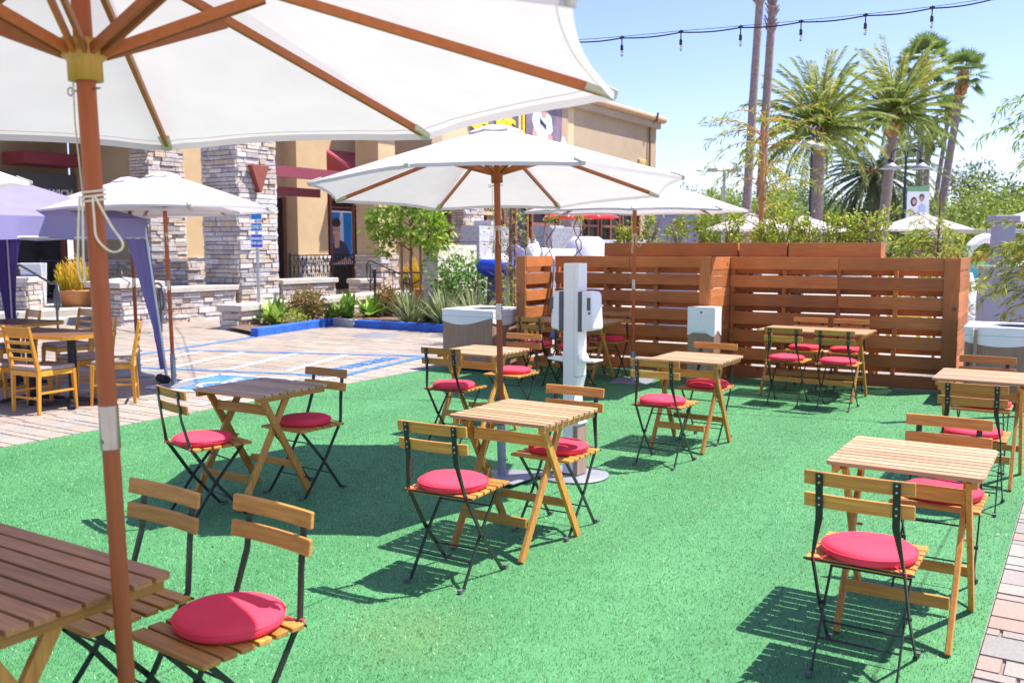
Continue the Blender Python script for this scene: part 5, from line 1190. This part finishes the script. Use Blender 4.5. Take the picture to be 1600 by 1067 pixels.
# right hand wall pieces
t=thing('grey_wall','lavender grey wall behind the right bin','wall',P(1541,14.6,0),YAW-.1); m=MB(); m.box((.42,.15,.62),(.84,.3,1.24)); m.build('wall',M['lav'],t,.01); m=MB(); m.box((.42,.15,1.255),(.90,.36,.05)); m.build('cap',M['lav'],t,.008)
t=thing('grey_pillar','tall lavender grey pillar with a wider cap at the right','pillar',P(1566,15.6,0),YAW); m=MB(); m.box((0,0,.98),(.32,.20,1.96)); m.build('shaft',M['lav'],t,.01); m=MB(); m.box((0,0,2.03),(.42,.30,.12)); m.build('cap',M['lav'],t,.015)
t=thing('white_ring','big white moulded ring standing beside the grey wall','sculpture',P(1540,16.6,0),YAW+.30); m=MB(); m.tube([(.50*math.cos(a),0,1.06+.66*math.sin(a)) for a in np.linspace(0,2*PI,48,endpoint=False)],.085,14,closed=True); m.build('ring',M['offwhite'],t); m=MB(); m.box((0,0,.17),(.7,.3,.36)); m.build('plinth',M['offwhite'],t,.02)
t=thing('lounge_chair','white slatted lounge chair seen through the white ring','chair',P(1523,18.2,0),YAW+.4); m=MB()
for i in range(6): m.bar((-.25+.1*i,0,.3),(-.25+.1*i,.28,1.05),.08,.02)
m.build('backrest',M['offwhite'],t,.004); m=MB()
for i in range(5): m.box((0,-.1-.1*i,.34+.02*i),(.56,.08,.02))
m.build('seat',M['offwhite'],t,.004); m=MB()
for s in (-1,1): m.box((s*.32,-.2,.52),(.10,.62,.025)); m.box((s*.32,-.46,.26),(.03,.09,.52)); m.box((s*.32,.06,.26),(.03,.09,.52))
m.build('armrest',M['offwhite'],t,.004)
t=thing('teal_booth','teal booth with an orange band behind the white ring','booth',P(1530,24,0),YAW); m=MB(); m.box((0,0,.6),(1.5,.9,1.2)); m.build('body',M['teal'],t,.02); m=MB(); m.box((0,0,1.3),(1.6,1.0,.2)); m.build('counter',M['orangestem'],t,.01)
for x in (-.7,.7): m=MB(); m.tube([(x,0,1.3),(x,0,1.9)],.03,8); m.build('post',M['lampshade'],t)
m=MB(); m.box((0,0,1.95),(1.8,1.2,.1)); m.build('roof',M['lampshade'],t,.02)
t=thing('grey_panel_wall','lavender grey panel wall behind the planter plants','wall',P(1012,16.5,0),YAW); m=MB(); m.box((.45,.1,1.06),(.90,.2,2.12)); m.build('wall',M['lav'],t,.01); m=MB(); m.box((.45,.1,2.14),(.96,.26,.04)); m.build('cap',M['lav'],t)
t=thing('yellow_bench','yellow bench seen through the gaps of the right fence panel','bench',P(1418,15.2,0),YAW); m=MB(); m.box((0,0,1.18),(.55,.06,.16)); m.build('backrest',M['yellow'],t,.01); m=MB(); m.box((0,-.2,.48),(.55,.4,.05)); m.build('seat',M['yellow'],t,.01); m=MB()
for s in (-1,1): m.box((s*.25,.02,.6),(.05,.05,1.2)); m.box((s*.25,-.36,.24),(.05,.05,.48))
m.build('leg',M['yellow'],t)

t=thing('table_plant','small plant with yellow green leaves on the dark bottom left table','potted plant',(-2.83,1.06,.70)); m=MB(); m.lathe([(.001,0),(.035,0),(.045,.07),(.04,.07),(.001,.065)],20); m.build('pot',M['terracotta'],t)
m=MB(); PP=[];DD=[]
for i in range(10):
    a=i*.63; d=Vector((math.cos(a)*.7,math.sin(a)*.7,.8)).normalized(); m.tube([(0,0,.06),tuple(d*.06+Vector((0,0,.06)))],.002,4); PP.append(np.array(d*.055)+np.array([0,0,.06])); DD.append(np.array(d))
m.build('stem',M['leafmid'],t); leaf_quads('foliage',np.array(PP),np.array(DD),.075,.035,M['leafyellow'],t,np.linspace(.5,1,10))
n=170; V=np.zeros((n,4,3)); xs=RNG.uniform(TL+.1,TR-.05,n); ys=2+8.8*RNG.random(n); a=RNG.random(n)*6.3; l=RNG.uniform(.006,.018,n); dx,dy=np.cos(a)*l,np.sin(a)*l; z=RNG.uniform(.006,.011,n)
V[:,0]=np.stack([xs-dx,ys-dy,z],1); V[:,1]=np.stack([xs-dy*.35,ys+dx*.35,z+.004],1); V[:,2]=np.stack([xs+dx,ys+dy,z],1); V[:,3]=np.stack([xs+dy*.35,ys-dx*.35,z+.001],1)
tag(np_mesh('leaf_litter',V.reshape(-1,3),None,M['dry']),'tiny dry leaf scraps scattered over the turf','leaf litter',kind='stuff')
